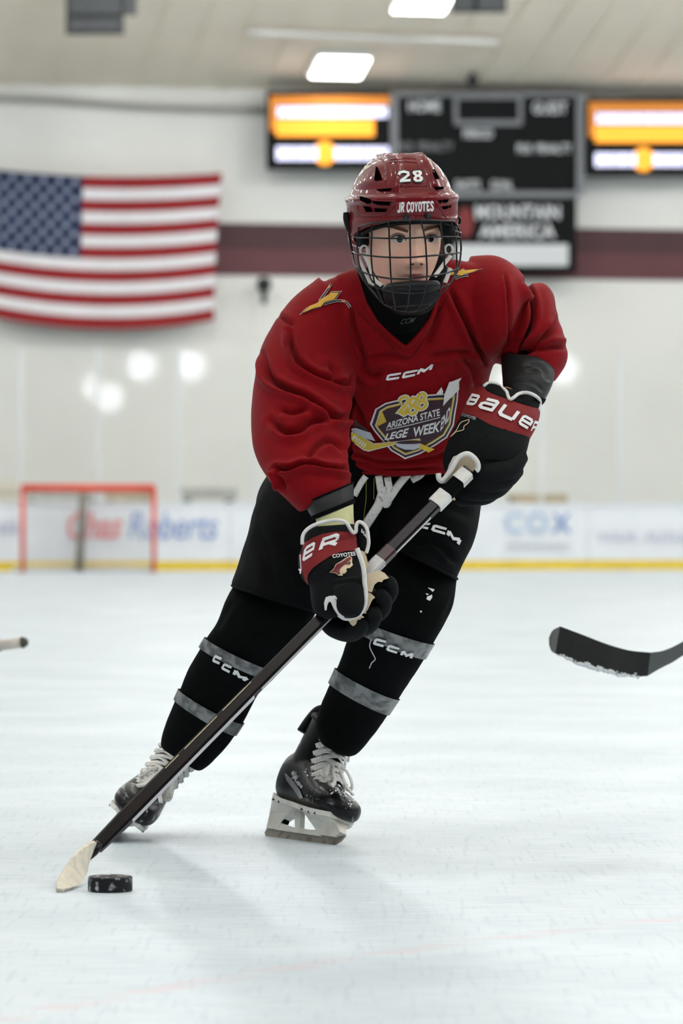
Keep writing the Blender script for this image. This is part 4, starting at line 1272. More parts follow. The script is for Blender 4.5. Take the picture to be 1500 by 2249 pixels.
# animal head emblem on the side of the helmet
hd('emblem_edge', [zk((175, 285), (240, 205), (270, 130), (330, 108), (360, 145), (400, 180), (340, 225), (290, 260), (265, 300), (240, 270), (215, 255))], M_strap, .0008, 6)
hd('emblem', [zk((250, 195), (275, 140), (328, 116), (352, 150), (388, 182), (330, 200), (290, 190))], M_maroonink, .0013, 6)
hd('emblem', [zk((185, 278), (240, 212), (300, 200), (335, 205), (285, 250), (262, 285), (245, 262), (215, 250))], mat('cream_ink', (224, 204, 150), rough=.5), .0013, 6)
# screws, clips
for u, v in ((818, 845), (1088, 832)):
    p, n = hit(hmb, *zk((u, v))[0])
    V, Fc = tube([p - n * .001, p + n * .004, p + n * .0055], [.006, .006, .004], 14); make('screw', V, Fc, M_wire, helmet)
    V, Fc = tube([p + n * .005, p + n * .0062], .0022, 8); make('screw_slot', V, Fc, M_dark2, helmet)
V, Fc = tube([P(u, v, 7.17) for u, v in zh((1225, 775), (1235, 745), (1262, 738), (1280, 755), (1278, 805))], .0025, 8, sub=20); make('hook', V, Fc, M_wire, helmet)
# ear padding and side clips
for pts, yy in ((zh((175, 690), (185, 760), (215, 850), (250, 900)), 7.20), (zh((1195, 780), (1215, 850), (1235, 940)), 7.165)):
    V, Fc = tube([P(u, v, yy) for u, v in pts], [.005, .007, .007, .005][:len(pts)], 12, sub=16); make('side_clip', V, Fc, M_foam, helmet)
for pts, yy in ((zh((300, 790), (330, 900), (345, 1000), (350, 1040)), 7.185), (zh((1135, 800), (1160, 880), (1165, 960), (1160, 1030)), 7.165)):
    V, Fc = tube([P(u, v, yy) for u, v in pts], [.014, .013, .010, .005], 12, sub=16); make('ear_pad', V, Fc, M_foam, helmet)
brow = [helmet_pt(.0, th, -.012) + upv * (-.004) for th in np.linspace(-1.35, 1.35, 40)]
V, Fc = tube(brow, .004, 10); make('brow_pad', V, Fc, M_foam, helmet)

# ------------------------------------------------------------------ cage
cage = empty('face_cage'); cage.parent = person
def cage_y(u, v):
    xn = (u - 897) / 122
    k = math.sqrt(max(0.0, 1 - xn * xn))
    b = np.clip((v - 600) / 95, 0, 1.3)
    t = np.clip((520 - v) / 40, 0, 1)
    return 7.205 - (0.140 - .030 * b ** 1.5 + .004 * t) * k
def wire(pts, r=.0016, name='cage_wire', dy=0.0):
    q = catmull(zh(*pts), 40)
    V, Fc = tube([P(u, v, cage_y(u, v) + dy) for u, v in q], r, 8); return make(name, V, Fc, M_wire, cage)
wire([(300, 830), (420, 798), (590, 778), (795, 768), (1000, 768), (1195, 775)], .0018, 'top_rail')
wire([(425, 800), (425, 930), (420, 1110), (440, 1310), (470, 1420), (545, 1585)])
wire([(590, 785), (595, 940), (602, 1120), (612, 1330), (630, 1470), (655, 1635)])
wire([(795, 770), (797, 940), (800, 1120), (802, 1320), (790, 1470), (775, 1590), (745, 1652)])
wire([(900, 768), (940, 940), (955, 1110), (960, 1310), (935, 1470), (895, 1600), (850, 1650)])
wire([(1088, 768), (1110, 930), (1125, 1100), (1125, 1285), (1075, 1470), (1000, 1585)])
wire([(1195, 775), (1238, 930), (1248, 1090), (1240, 1250), (1180, 1385), (1080, 1500), (1000, 1580)])
wire([(300, 830), (284, 940), (290, 1090), (312, 1225), (375, 1375), (470, 1500), (570, 1605)])
wire([(1225, 775), (1272, 860), (1290, 1000), (1285, 1120), (1262, 1245), (1190, 1380)], .0018, 'side_rail')
wire([(200, 850), (215, 960), (240, 1090), (265, 1200), (380, 1390), (540, 1580)], .0022, 'side_rail')
wire([(284, 935), (430, 938), (600, 942), (800, 940), (960, 930), (1110, 925), (1240, 925), (1288, 935)])
wire([(235, 1068), (290, 1090), (420, 1112), (600, 1126), (800, 1126), (960, 1113), (1125, 1100), (1247, 1085), (1287, 1075)])
wire([(265, 1200), (330, 1262), (440, 1302), (612, 1332), (802, 1332), (960, 1313), (1125, 1285), (1240, 1245), (1265, 1230)])
wire([(378, 1378), (470, 1420), (630, 1466), (790, 1476), (935, 1466), (1075, 1430), (1185, 1382)])
wire([(570, 1602), (655, 1605), (775, 1598), (895, 1590), (1000, 1580)])
wire([(540, 1580), (655, 1635), (745, 1653), (850, 1650), (930, 1622), (1000, 1580)], .002, 'bottom_rail')
for pts, dy in (([(300, 835), (250, 830), (205, 850)], .03), ([(205, 850), (240, 900), (285, 935)], .03), ([(1195, 775), (1225, 780)], 0.0), ([(1225, 870), (1290, 890)], 0)):
    wire(pts, .0022, 'cage_bracket', dy)
cup = Loft([(852, 628, 962, 622, 7.135, .020, .02), (840, 640, 968, 634, 7.14, .036, .03), (846, 664, 962, 660, 7.15, .042, .03), (862, 684, 945, 682, 7.16, .032, .03), (880, 692, 930, 691, 7.165, .015, .02)])
cc = fuse('chin_cup', [cup.mesh(36)], .003, 4, M_foam, cage)
cpb = bvh_of(cc)
rim = Loft([(850, 622, 963, 616, 7.135, .030, .02), (838, 634, 969, 628, 7.14, .040, .03), (842, 646, 966, 641, 7.145, .042, .03)])
fuse('cup_rim', [rim.mesh(36)], .003, 3, mat('rubber', (20, 21, 22), rough=.4, spec=.3), cage)
# straps
for pts, w, y0, y1 in ((zh((345, 1085), (400, 1200), (445, 1330), (520, 1400)), .0038, 7.17, 7.12), (zh((300, 1120), (350, 1240), (410, 1370), (440, 1400)), .0036, 7.19, 7.13), (zh((1190, 1110), (1110, 1210), (1035, 1310)), .0040, 7.16, 7.11), (zh((1185, 1230), (1160, 1310), (1135, 1370)), .004, 7.15, 7.13)):
    pp = [P(u, v, y0 + (y1 - y0) * i / (len(pts) - 1)) for i, (u, v) in enumerate(pts)]
    V, Fc = tube(pp, w, 8, sub=16, flat=(0, 1, 0, .3)); make('chin_strap', V, Fc, M_strap, cage)
for (u, v), yy in ((zh((352, 1060))[0], 7.165), (zh((1172, 1050))[0], 7.150)):
    c = P(u, v, yy)
    V, Fc = tube([c + np.array([.0070 * math.cos(a), 0, .009 * math.sin(a)]) for a in np.linspace(0, 2 * math.pi, 24, endpoint=False)], .0022, 8, closed=True)
    make('strap_ring', V, Fc, M_strap, cage)

# ------------------------------------------------------------------ the stick in play
M_shaft = mat('carbon_shaft', (15, 11, 12), rough=0.25, spec=0.25, rgb2=(30, 14, 14), lo=.45, hi=.7, vscale=20)
M_shaftw = mat('shaft_white', (206, 204, 206), rough=0.3, spec=0.5, var=.05, vscale=30)
M_shaftm = mat('shaft_maroon', (60, 26, 32), rough=0.3, spec=0.5)
M_bladet = mat('white_blade_tape', (222, 214, 196), rough=0.8, var=.1, vscale=50, bump=.5, bscale=150)
stick = empty('hockey_stick'); tag(stick, 'black hockey stick with white taped blade held in both of the player\'s gloves', 'hockey stick')
SB, SH = P(1030, 1034, 7.125), P(210, 1862, 6.80)
ax = (SH - SB); SLN = np.linalg.norm(ax); ax /= SLN
tocam = np.array([0, 0, CH]) - (SB + SH) / 2; tocam -= ax * tocam.dot(ax); tocam /= np.linalg.norm(tocam)
sidev = np.cross(ax, tocam)
if sidev[2] < 0: sidev = -sidev                      # up-left in the photo
ra = math.radians(24)
nA = tocam * math.cos(ra) + sidev * math.sin(ra)     # normal of the broad face
nB = np.cross(ax, nA)
if nB.dot(sidev) < 0: nB = -nB
def shaft_pts(hw, hh, c=.28):
    q = []
    for a, b in ((1, 1 - c), (1 - c, 1), (-1 + c, 1), (-1, 1 - c), (-1, -1 + c), (-1 + c, -1), (1 - c, -1), (1, -1 + c)):
        q.append(nB * hw * a + nA * hh * b)
    return q
def shaft(name, t0, t1, hw, hh, m, hw1=None, hh1=None):
    V = []
    for t, a, b in ((t0, hw, hh), (t1, hw1 or hw, hh1 or hh)):
        V += [SB + ax * SLN * t + d for d in shaft_pts(a, b)]
    Fc = [(i, (i + 1) % 8, 8 + (i + 1) % 8, 8 + i) for i in range(8)] + [tuple(range(7, -1, -1)), tuple(range(8, 16))]
    return make(name, V, Fc, m, stick, smooth=False)
HWD, HHD = .0118, .0088
shaft('shaft', 0.0, .60, HWD, HHD, M_shaft)
shaft('lower_shaft', .60, .93, HWD + .0006, HHD + .0004, M_shaft, .0140, .0092)
shaft('hosel', .93, 1.0, .0140, .0092, M_shaft, .0125, .006)
shaft('grip_tape', 0.005, .03, HWD + .0022, HHD + .0022, M_pipew)
shaft('grip_tape', 0.03, .065, HWD + .0012, HHD + .0012, M_blk)
shaft('grip_tape', 0.065, .095, HWD + .0028, HHD + .0028, M_pipew)
shaft('label_band', .245, .315, HWD + .0006, HHD + .0006, M_shaftw)
shaft('label_band', .215, .245, HWD + .0006, HHD + .0006, M_shaftm)
def strip(name, t0, t1, b0, b1, face, m):            # flat line along the shaft: white decor and painted highlight
    V = []
    for t in (t0, t1):
        for b in (b0, b1):
            if face == 'A': V.append(SB + ax * SLN * t + nB * HWD * b + nA * (HHD + .0016))
            else: V.append(SB + ax * SLN * t - nB * (np.interp(t, [0, .59, .6, .93], [HWD, HWD, HWD + .0006, .014]) + .0006) + nA * HHD * b)
    return make(name, V, [(0, 1, 3, 2)], m, stick, smooth=False)
for a, b in ((.585, .66), (.675, .76), (.775, .81)): strip('shaft_mark_and_glint', a, b, .62, .74, 'A', M_palm)
strip('shaft_mark_and_glint', .60, .92, -.8, .7, 'B', M_shaftw)  # highlight on the narrow side painted in, together with white decor
strip('shaft_mark_and_glint', .12, .58, -.3, .45, 'B', M_shaftw)  # thin highlight painted along the upper shaft
bl = [  # top u,v, bottom u,v, Y
    (216, 1848, 192, 1890, 6.80), (198, 1851, 190, 1900, 6.765), (176, 1866, 187, 1918, 6.71), (154, 1890, 178, 1936, 6.65), (135, 1918, 164, 1952, 6.59), (124, 1940, 148, 1961, 6.545), (124, 1955, 138, 1962, 6.525)]
A = catmull(bl, 30)
V, Fc = [], []
for i, (a, b, c, d, yy) in enumerate(A):
    T, B = P(a, b, yy), P(c, d, yy)
    T[2] = max(T[2], .004); B[2] = max(B[2], .0025)
    dirn = P(A[min(i + 1, 29)][0], A[min(i + 1, 29)][1], A[min(i + 1, 29)][4]) - P(A[max(i - 1, 0)][0], A[max(i - 1, 0)][1], A[max(i - 1, 0)][4])
    nn = np.cross(dirn, T - B); nn /= np.linalg.norm(nn) + 1e-9
    h = .004
    for s, e in ((h, 0), (-h, 0), (-h, 1), (h, 1)):
        V.append((T if e == 0 else B) + nn * s)
for i in range(29):
    for j in range(4): Fc.append((i * 4 + j, i * 4 + (j + 1) % 4, (i + 1) * 4 + (j + 1) % 4, (i + 1) * 4 + j))
Fc += [(3, 2, 1, 0), tuple(29 * 4 + j for j in range(4))]
make('blade', V, Fc, M_bladet, stick, smooth=False)
V, Fc = tube([P(217, 1852, 6.795), P(205, 1872, 6.79), P(191, 1891, 6.785)], [.011, .008, .003], 8); make('blade_heel', V, Fc, M_shaft, stick)

# ------------------------------------------------------------------ puck
M_puck = mat('puck_rubber', (24, 24, 26), rough=0.7, spec=0.3, rgb2=(190, 192, 196), lo=.52, hi=.72, vscale=70, bump=.4, bscale=300)
pc = P(242, 1945, 6.55); pc[2] = 0
prof = [(0, 0), (.0365, 0), (.0381, .0016), (.0381, .0238), (.0365, .0254), (.028, .0252), (.0, .0250)]
n = 56; V, Fc = [], []
for r_, z_ in prof:
    for j in range(n): V.append(pc + np.array([r_ * math.cos(2 * math.pi * j / n), r_ * math.sin(2 * math.pi * j / n), z_]))
for i in range(len(prof) - 1):
    for j in range(n): Fc.append((i * n + j, i * n + (j + 1) % n, (i + 1) * n + (j + 1) % n, (i + 1) * n + j))
puck = make('hockey_puck', V, Fc, M_puck); puck.data.polygons.foreach_set('use_smooth', [False] * len(puck.data.polygons))
tag(puck, 'black rubber puck dusted with snow on the ice beside the white stick blade', 'puck')

# ------------------------------------------------------------------ sticks of players outside the frame
M_tapeb = mat('black_blade_tape', (16, 17, 17), rough=0.8, var=.2, vscale=60, bump=.5, bscale=200)
M_toe = mat('grey_blade_toe', (92, 94, 92), rough=0.5)
M_snow = mat('snow_crust', (226, 230, 232), rough=0.9, var=.1, vscale=200)
M_shaftg = mat('grey_shaft', (84, 87, 88), rough=0.4, spec=.5)
s2 = empty('hockey_stick'); tag(s2, 'hockey stick with black taped blade hovering in from the right edge of the photo', 'hockey stick')
zr = Z(1150, 1340, 4.2857)
YS = 8.6
def slab_px(name, rows, m, parent, th=.005, Yf=None):     # rows: top, bottom crop points, depth
    A = catmull([(*t, *b, y) for t, b, y in rows], len(rows) * 6)
    V, Fc = [], []
    for a, b, c, d, yy in A:
        for (uu, vv), s in (((a, b), -th), ((a, b), th), ((c, d), th), ((c, d), -th)): V.append(P(uu, vv, yy) + np.array([0, s, 0]))
    n = len(A)
    for i in range(n - 1):
        for j in range(4): Fc.append((i * 4 + j, i * 4 + (j + 1) % 4, (i + 1) * 4 + (j + 1) % 4, (i + 1) * 4 + j))
    Fc += [(3, 2, 1, 0), tuple((n - 1) * 4 + j for j in range(4))]
    return make(name, V, Fc, m, parent, smooth=False)
zz = lambda x, y: zr((x, y))[0]
slab_px('toe', [(zz(238, 260), zz(240, 330), 8.48), (zz(275, 190), zz(262, 385), 8.48), (zz(345, 152), zz(300, 410), 8.49)], M_toe, s2)
slab_px('taped_blade', [(zz(343, 152), zz(298, 408), 8.49), (zz(550, 230), zz(520, 510), 8.52), (zz(800, 325), zz(800, 585), 8.56), (zz(1000, 380), zz(1000, 625), 8.60), (zz(1192, 400), zz(1165, 620), 8.63)], M_tapeb, s2, .006)
slab_px('heel', [(zz(1188, 400), zz(1165, 618), 8.63), (zz(1300, 385), zz(1290, 545), 8.64), (zz(1400, 348), zz(1400, 490), 8.65), (zz(1500, 295), zz(1500, 425), 8.66), (zz(1620, 232), zz(1630, 355), 8.67)], M_shaftg, s2, .006)
V, Fc = tube([P(*zz(1600, 300), 8.67), P(*zz(3600, -760), 8.9), P(*zz(5600, -1820), 9.15)], .0145, 8); make('shaft', V, Fc, M_shaftg, s2)
crust = MB(); rs = np.random.default_rng(4)
for i in range(90):
    t = rs.uniform(.02, 1) ; x = 300 + t * 780; y = np.interp(x, [298, 520, 800, 1000, 1165], [408, 510, 585, 625, 632]) + rs.normal(-6, 9)
    c = P(*zz(x, y), np.interp(x, [298, 1165], [8.48, 8.62]) - .006); rr = rs.uniform(.0015, .0045) * (1.3 if 500 < x < 900 else .8)
    crust.add([c + np.array(d) * rr for d in ((1.6, 0, 0), (-1.6, 0, 0), (0, 1, 0), (0, -1, 0), (0, 0, 1), (0, 0, -1))], [(0, 2, 4), (2, 1, 4), (1, 3, 4), (3, 0, 4), (2, 0, 5), (1, 2, 5), (3, 1, 5), (0, 3, 5)])
cr_ = crust.build('snow_crust', M_snow, s2); cr_['kind'] = 'stuff'
s3 = empty('hockey_stick'); tag(s3, 'white taped stick butt end poking in at the left edge of the photo', 'hockey stick')
YL = 10.5
V, Fc = tube([P(-700, 1560, YL + .9), P(2, 1417, YL)], .014, 10); make('shaft', V, Fc, M_shaftg, s3)
V, Fc = tube([P(-4, 1418, YL), P(48, 1411.5, YL - .03)], .0150, 12); make('grip_tape', V, Fc, mat('cream_tape', (206, 198, 186), rough=.8, var=.06, vscale=60), s3)
V, Fc = tube([P(-14, 1420, YL), P(2, 1418, YL)], .0155, 12); make('grip_band', V, Fc, M_tapeb, s3)
V, Fc = tube([P(46, 1411.5, YL - .03), P(52, 1411, YL - .03), P(57, 1410.5, YL - .035)], [.0155, .0155, .011], 12); make('end_cap', V, Fc, mat('olive_cap', (52, 56, 42), rough=.6), s3)

# ------------------------------------------------------------------ gloves
zg1 = Z(640, 1100, 6.25)
zg2 = Z(960, 780, 5.357)
def piping(pts, bvh, r, fallY, parent, m=60, off=.0, name='piping', mt=None):
    out = []; last = fallY
    for u, v in catmull(pts, m):
        p, n = hit(bvh, u, v) if bvh else (None, None)
        y = p[1] if p is not None else last
        y = .6 * last + .4 * y if out else y
        last = y
        out.append(P(u, v, y - off))
    V, Fc = tube(out, r, 8); return make(name, V, Fc, mt or M_pipew, parent)

def leaf(name, pts, y, th, m, parent):               # a cut piece of leather with thickness
    pts = [tuple(p) for p in pts]; n = len(pts)
    V = [P(u, v, y) for u, v in pts] + [P(u, v, y + th) for u, v in pts]
    Fc = [tuple(range(n)), tuple(range(2 * n - 1, n - 1, -1))] + [(i, n + i, n + (i + 1) % n, (i + 1) % n) for i in range(n)]
    return make(name, V, Fc, m, parent, smooth=False)
# lower glove (right hand)
g1 = empty('glove'); g1.parent = person; g1['label'] = 'glove low on the stick shaft'
cuff1 = Loft([(670, 1160, 782, 1160, 7.050, .047, .048), (665, 1192, 785, 1182, 7.045, .052, .050), (655, 1230, 788, 1206, 7.035, .054, .052), (659, 1262, 789, 1216, 7.025, .054, .052), (677, 1288, 790, 1232, 7.02, .052, .05)])
c1 = fuse('cuff', [cuff1.mesh(44)], .0035, 4, M_glv, g1)
edge1 = Loft([(668, 1158, 779, 1150, 7.052, .047, .047), (668, 1170, 782, 1160, 7.048, .0505, .05), (667, 1184, 785, 1170, 7.044, .0535, .052), (667, 1196, 785, 1178, 7.042, .050, .05)])
fuse('cuff_edge', [edge1.mesh(44)], .0035, 3, M_glv, g1)
hand1 = Loft([(668, 1240, 790, 1214, 7.03, .050, .05), (679, 1285, 799, 1248, 7.015, .052, .05), (683, 1320, 804, 1285, 7.00, .050, .048), (692, 1348, 804, 1315, 6.99, .042, .045), (716, 1362, 795, 1340, 6.985, .030, .04)])
h1 = fuse('hand', [hand1.mesh(44)], .0035, 5, M_glv, g1)
thumb1 = Loft([(735, 1272, 800, 1262, 6.965, .030, .03), (730, 1305, 803, 1298, 6.950, .032, .03), (733, 1335, 801, 1330, 6.942, .030, .03), (745, 1352, 792, 1350, 6.942, .024, .025), (757, 1358, 780, 1358, 6.945, .012, .015)])
t1 = fuse('thumb', [thumb1.mesh(36)], .003, 4, M_glv, g1)
creases(t1, [(zg1((560, 1170), (700, 1120), (850, 1110), (960, 1150)), 4, .003, .6)])
b1 = bvh_of(h1, t1, c1, *[o for o in g1.children if o.name.startswith('cuff_edge')])
decal('cuff_band', [zg1((100, 690), (130, 630), (175, 580), (300, 505), (440, 455), (600, 428), (760, 428), (860, 462), (886, 500), (890, 580), (908, 692), (880, 690), (760, 688), (640, 716), (520, 770), (400, 850), (300, 920), (240, 1000), (225, 1060), (240, 1150), (200, 1110), (160, 1000), (140, 900), (105, 780))], b1, M_glvr, g1, .0016, 8)
# side flap of the cuff
fl = Loft([(780, 1152, 806, 1152, 7.05, .012, .03), (777, 1180, 810, 1180, 7.05, .014, .03), (782, 1200, 809, 1205, 7.045, .014, .03), (786, 1214, 804, 1222, 7.04, .012, .02)])
f1 = fuse('cuff_flap', [fl.mesh(24)], .003, 2, M_glv, g1)
fb1 = bvh_of(f1)
pl, W = text_polys('BAUER', .03)
decal('lettering', quadmap(pl, *zg1((955, 425), (1035, 530), (1050, 490), (965, 380)), W), fb1, M_ink, f1, .002, 8)
piping(zg1((150, 600), (150, 520), (175, 440), (260, 360), (400, 300), (560, 268), (680, 270), (760, 310), (810, 390), (850, 435), (885, 420), (890, 350), (910, 300), (950, 292), (1000, 330), (1040, 400), (1055, 500), (1060, 580), (1045, 660), (1025, 720)), None, .0034, 7.0, g1, 90)
piping(zg1((900, 650), (925, 720), (955, 800), (985, 900), (1000, 1000), (1005, 1120), (1015, 1200), (1018, 1320), (1010, 1420), (970, 1510), (900, 1575), (810, 1610), (720, 1605), (650, 1560)), None, .0044, 6.938, g1, 120, 0.0)
leaf('thumb_trim', zg1((458, 1505), (448, 1400), (470, 1325), (520, 1306), (600, 1300), (640, 1350), (690, 1480), (728, 1590), (700, 1625), (640, 1575), (580, 1480), (540, 1390), (515, 1385), (490, 1440), (482, 1500)), 6.925, .03, M_pipew, g1)
for k in range(8):
    x, y = 600 + k * 8.5, 1350 + k * 22
    plate('small_print', [zg1((x, y), (x + 14, y - 5), (x + 18, y + 8), (x + 4, y + 13))], lambda u, v: P(u, v, 6.9235), M_dkink, g1)
# band lettering: the tail of the maker's word
for ch, q in (('U', [(85, 1000), (150, 995), (130, 700), (85, 740)]), ('e', [(150, 850), (300, 750), (340, 550), (190, 640)]), ('R', [(368, 705), (640, 610), (660, 435), (430, 510)])):
    decal('lettering', wordq(ch, .23, 1.15, 0, zg1(*q)), b1, M_ink, g1, .0022, 7)
pl, W = text_polys('COYOTES', .02)
decal('lettering', quadmap(pl, *zg1((565, 790), (875, 755), (870, 700), (560, 740)), W), b1, M_ink, g1, .0022, 8)
def coyote(f, bv, par, off=.002, ed=M_palm):
    decal('emblem_edge', [f((525, 985), (580, 930), (610, 870), (680, 830), (760, 775), (800, 760), (830, 790), (825, 840), (840, 885), (800, 925), (750, 935), (760, 965), (725, 970), (735, 1000), (700, 1005), (705, 1030), (650, 1032), (610, 1000))], bv, ed, par, off, 6)
    decal('emblem', [f((540, 982), (585, 935), (618, 875), (690, 840), (765, 785), (805, 772), (815, 800), (770, 850), (770, 870), (720, 880), (680, 920), (660, 960), (670, 1010), (640, 1015), (615, 990))], bv, M_maroonink, par, off + .0006, 6)
    decal('emblem', [f((780, 850), (800, 830), (808, 850), (795, 880), (770, 880))], bv, M_dkink, par, off + .001, 5)
coyote(zg1, b1, g1)
# palm leather between thumb and fingers
leaf('palm', zg1((1000, 1010), (1100, 985), (1200, 950), (1280, 990), (1340, 1060), (1260, 1085), (1245, 1115), (1190, 1110), (1140, 1150), (1105, 1255), (1040, 1240), (1010, 1200)), 6.958, .03, M_palm, g1)
leaf('palm', zg1((1015, 1240), (1090, 1270), (1150, 1325), (1110, 1360), (1060, 1470), (1020, 1550), (990, 1545), (1000, 1450), (1015, 1330)), 6.955, .03, M_palm, g1)
leaf('palm', zg1((760, 1620), (860, 1605), (960, 1565), (1005, 1600), (960, 1610), (900, 1680), (850, 1722), (820, 1700)), 6.950, .03, M_palm, g1)
leaf('palm', zg1((900, 660), (1000, 700), (1030, 760), (1055, 880), (1030, 960), (1005, 960), (985, 850), (940, 740)), 7.0, .02, M_palm, g1)
# fingers closed round the shaft: each runs from the knuckles behind the shaft, under it, and back to the palm
FIN1 = [([(712, 1352, 7.02), (730, 1378, 7.01), (768, 1390, 6.99), (790, 1376, 6.965), (796, 1358, 6.958)], .0165),
        ([(740, 1340, 7.03), (775, 1375, 7.02), (806, 1374, 6.99), (820, 1352, 6.965), (816, 1335, 6.96)], .0165),
        ([(770, 1320, 7.03), (810, 1350, 7.025), (836, 1340, 6.995), (842, 1318, 6.97), (832, 1300, 6.96)], .0160),
        ([(790, 1290, 7.03), (835, 1320, 7.02), (856, 1302, 6.995), (855, 1282, 6.975), (845, 1275, 6.965)], .0145)]
for pts, r in FIN1:
    q = [P(*p) for p in pts]
    V, Fc = tube(q, [r * .9, r * 1.05, r * 1.08, r, r * .75], 14, sub=26)
    f = fuse('finger', [(V, Fc)], .0028, 3, M_glv, g1)

# upper glove (left hand)
g2 = empty('glove'); g2.parent = person; g2['label'] = 'glove at the butt end of the stick'
cuff2 = Loft([(1050, 846, 1186, 886, 7.275, .056, .055), (1032, 864, 1186, 912, 7.255, .060, .058), (1020, 890, 1178, 938, 7.238, .062, .058), (1012, 920, 1162, 968, 7.222, .060, .055)])
c2 = fuse('cuff', [cuff2.mesh(44)], .0035, 4, M_glvr, g2)
edge2 = Loft([(1066, 840, 1188, 876, 7.28, .055, .055), (1052, 848, 1188, 890, 7.272, .060, .058), (1046, 856, 1186, 902, 7.265, .0625, .058), (1042, 860, 1184, 906, 7.262, .056, .055)])
e2o = fuse('cuff_edge', [edge2.mesh(44)], .0035, 3, M_glv, g2)
hand2 = Loft([(1016, 905, 1166, 955, 7.225, .055, .055), (992, 950, 1157, 992, 7.205, .060, .055), (973, 1000, 1146, 1024, 7.195, .058, .055), (975, 1030, 1130, 1045, 7.195, .050, .055), (990, 1058, 1104, 1066, 7.20, .040, .05), (1004, 1085, 1072, 1090, 7.205, .03, .04)])
h2 = fuse('hand', [hand2.mesh(44)], .0035, 5, M_glv, g2)
creases(h2, [(zg2((500, 1245), (650, 1260), (790, 1270), (950, 1190)), 3, .003, .7), (zg2((800, 1270), (770, 1380), (720, 1500)), 3, .003, .6), (zg2((430, 1130), (540, 1000), (640, 920)), 3, .002, .5)])
b2 = bvh_of(c2, e2o, h2)
for ch, q in (('B', [(340, 585), (440, 600), (525, 480), (415, 455)]), ('a', [(470, 622), (650, 672), (752, 545), (560, 498)]), ('U', [(695, 700), (890, 785), (985, 660), (800, 560)]), ('e', [(940, 805), (1065, 880), (1140, 765), (1015, 695)]), ('R', [(1085, 905), (1160, 905), (1195, 785), (1145, 768)])):
    decal('lettering', wordq(ch, .24, 1.25, 0, zg2(*q)), b2, M_ink, g2, .0024, 7)
pl, W = text_polys('COYOTES', .01)
decal('lettering', quadmap(pl, *zg2((290, 715), (450, 768), (460, 735), (300, 685)), W), b2, M_greyink, g2, .002, 8)
zq = lambda *p: [(960 + (170 + (x - 525) * .62) / 5.357, 780 + (965 - (1032 - y) * .62 - (x - 525) * .12) / 5.357) for x, y in p]
decal('emblem', stroke(catmull(zg2((165, 960), (230, 890), (280, 800), (350, 770), (378, 765), (370, 800), (320, 840), (315, 880), (270, 895), (230, 905), (190, 940)), 30, True), 1.6, True), b2, M_palm, g2, .002, 6)
piping(zg2((545, 370), (600, 330), (680, 335), (760, 380), (815, 430), (835, 490), (860, 518), (900, 500), (960, 455), (1050, 440), (1140, 470), (1200, 520), (1212, 580), (1195, 650)), b2, .0034, 7.215, g2, 70, .003)
# thumb side: white rolled edge round the opening where the shaft leaves the hand
piping(zg2((15, 1390), (22, 1450), (60, 1480), (110, 1430), (180, 1320), (240, 1220), (300, 1175), (370, 1165), (440, 1215), (478, 1280), (478, 1340), (455, 1362)), None, .0052, 7.122, g2, 70)
leaf('palm', zg2((60, 1470), (130, 1370), (220, 1250), (300, 1190), (370, 1185), (440, 1240), (460, 1310), (420, 1420), (370, 1490), (330, 1500), (200, 1560), (100, 1520)), 7.132, .02, M_palm, g2)
leaf('thumb_trim', zg2((110, 1380), (140, 1290), (190, 1195), (250, 1170), (290, 1170), (220, 1260), (160, 1350)), 7.128, .02, M_pipew, g2)
for k in range(7):
    x, y = 122 + k * 11.5, 1345 - k * 18
    plate('small_print', [zg2((x, y), (x + 8, y - 12), (x + 24, y - 2), (x + 16, y + 10))], lambda u, v: P(u, v, 7.1265), M_dkink, g2)
leaf('palm', zg2((145, 1680), (180, 1640), (215, 1690), (215, 1708), (160, 1706)), 7.14, .015, M_palm, g2)
FIN2 = [([(1140, 1000, 7.19), (1118, 1030, 7.16), (1080, 1040, 7.14), (1052, 1044, 7.145), (1040, 1040, 7.16)], .0195),
        ([(1132, 1030, 7.20), (1108, 1052, 7.165), (1068, 1062, 7.145), (1034, 1062, 7.150), (1020, 1056, 7.165)], .0185),
        ([(1112, 1055, 7.20), (1088, 1074, 7.17), (1052, 1080, 7.15), (1022, 1080, 7.155), (1006, 1074, 7.17)], .0175),
        ([(1088, 1078, 7.20), (1066, 1090, 7.175), (1036, 1094, 7.16), (1012, 1094, 7.165), (1000, 1088, 7.175)], .0150)]
for pts, r in FIN2:
    V, Fc = tube([P(*p) for p in pts], [r * 1.0, r * 1.08, r * 1.05, r, r * .8], 14, sub=26)
    fuse('finger', [(V, Fc)], .0028, 3, M_glv, g2)

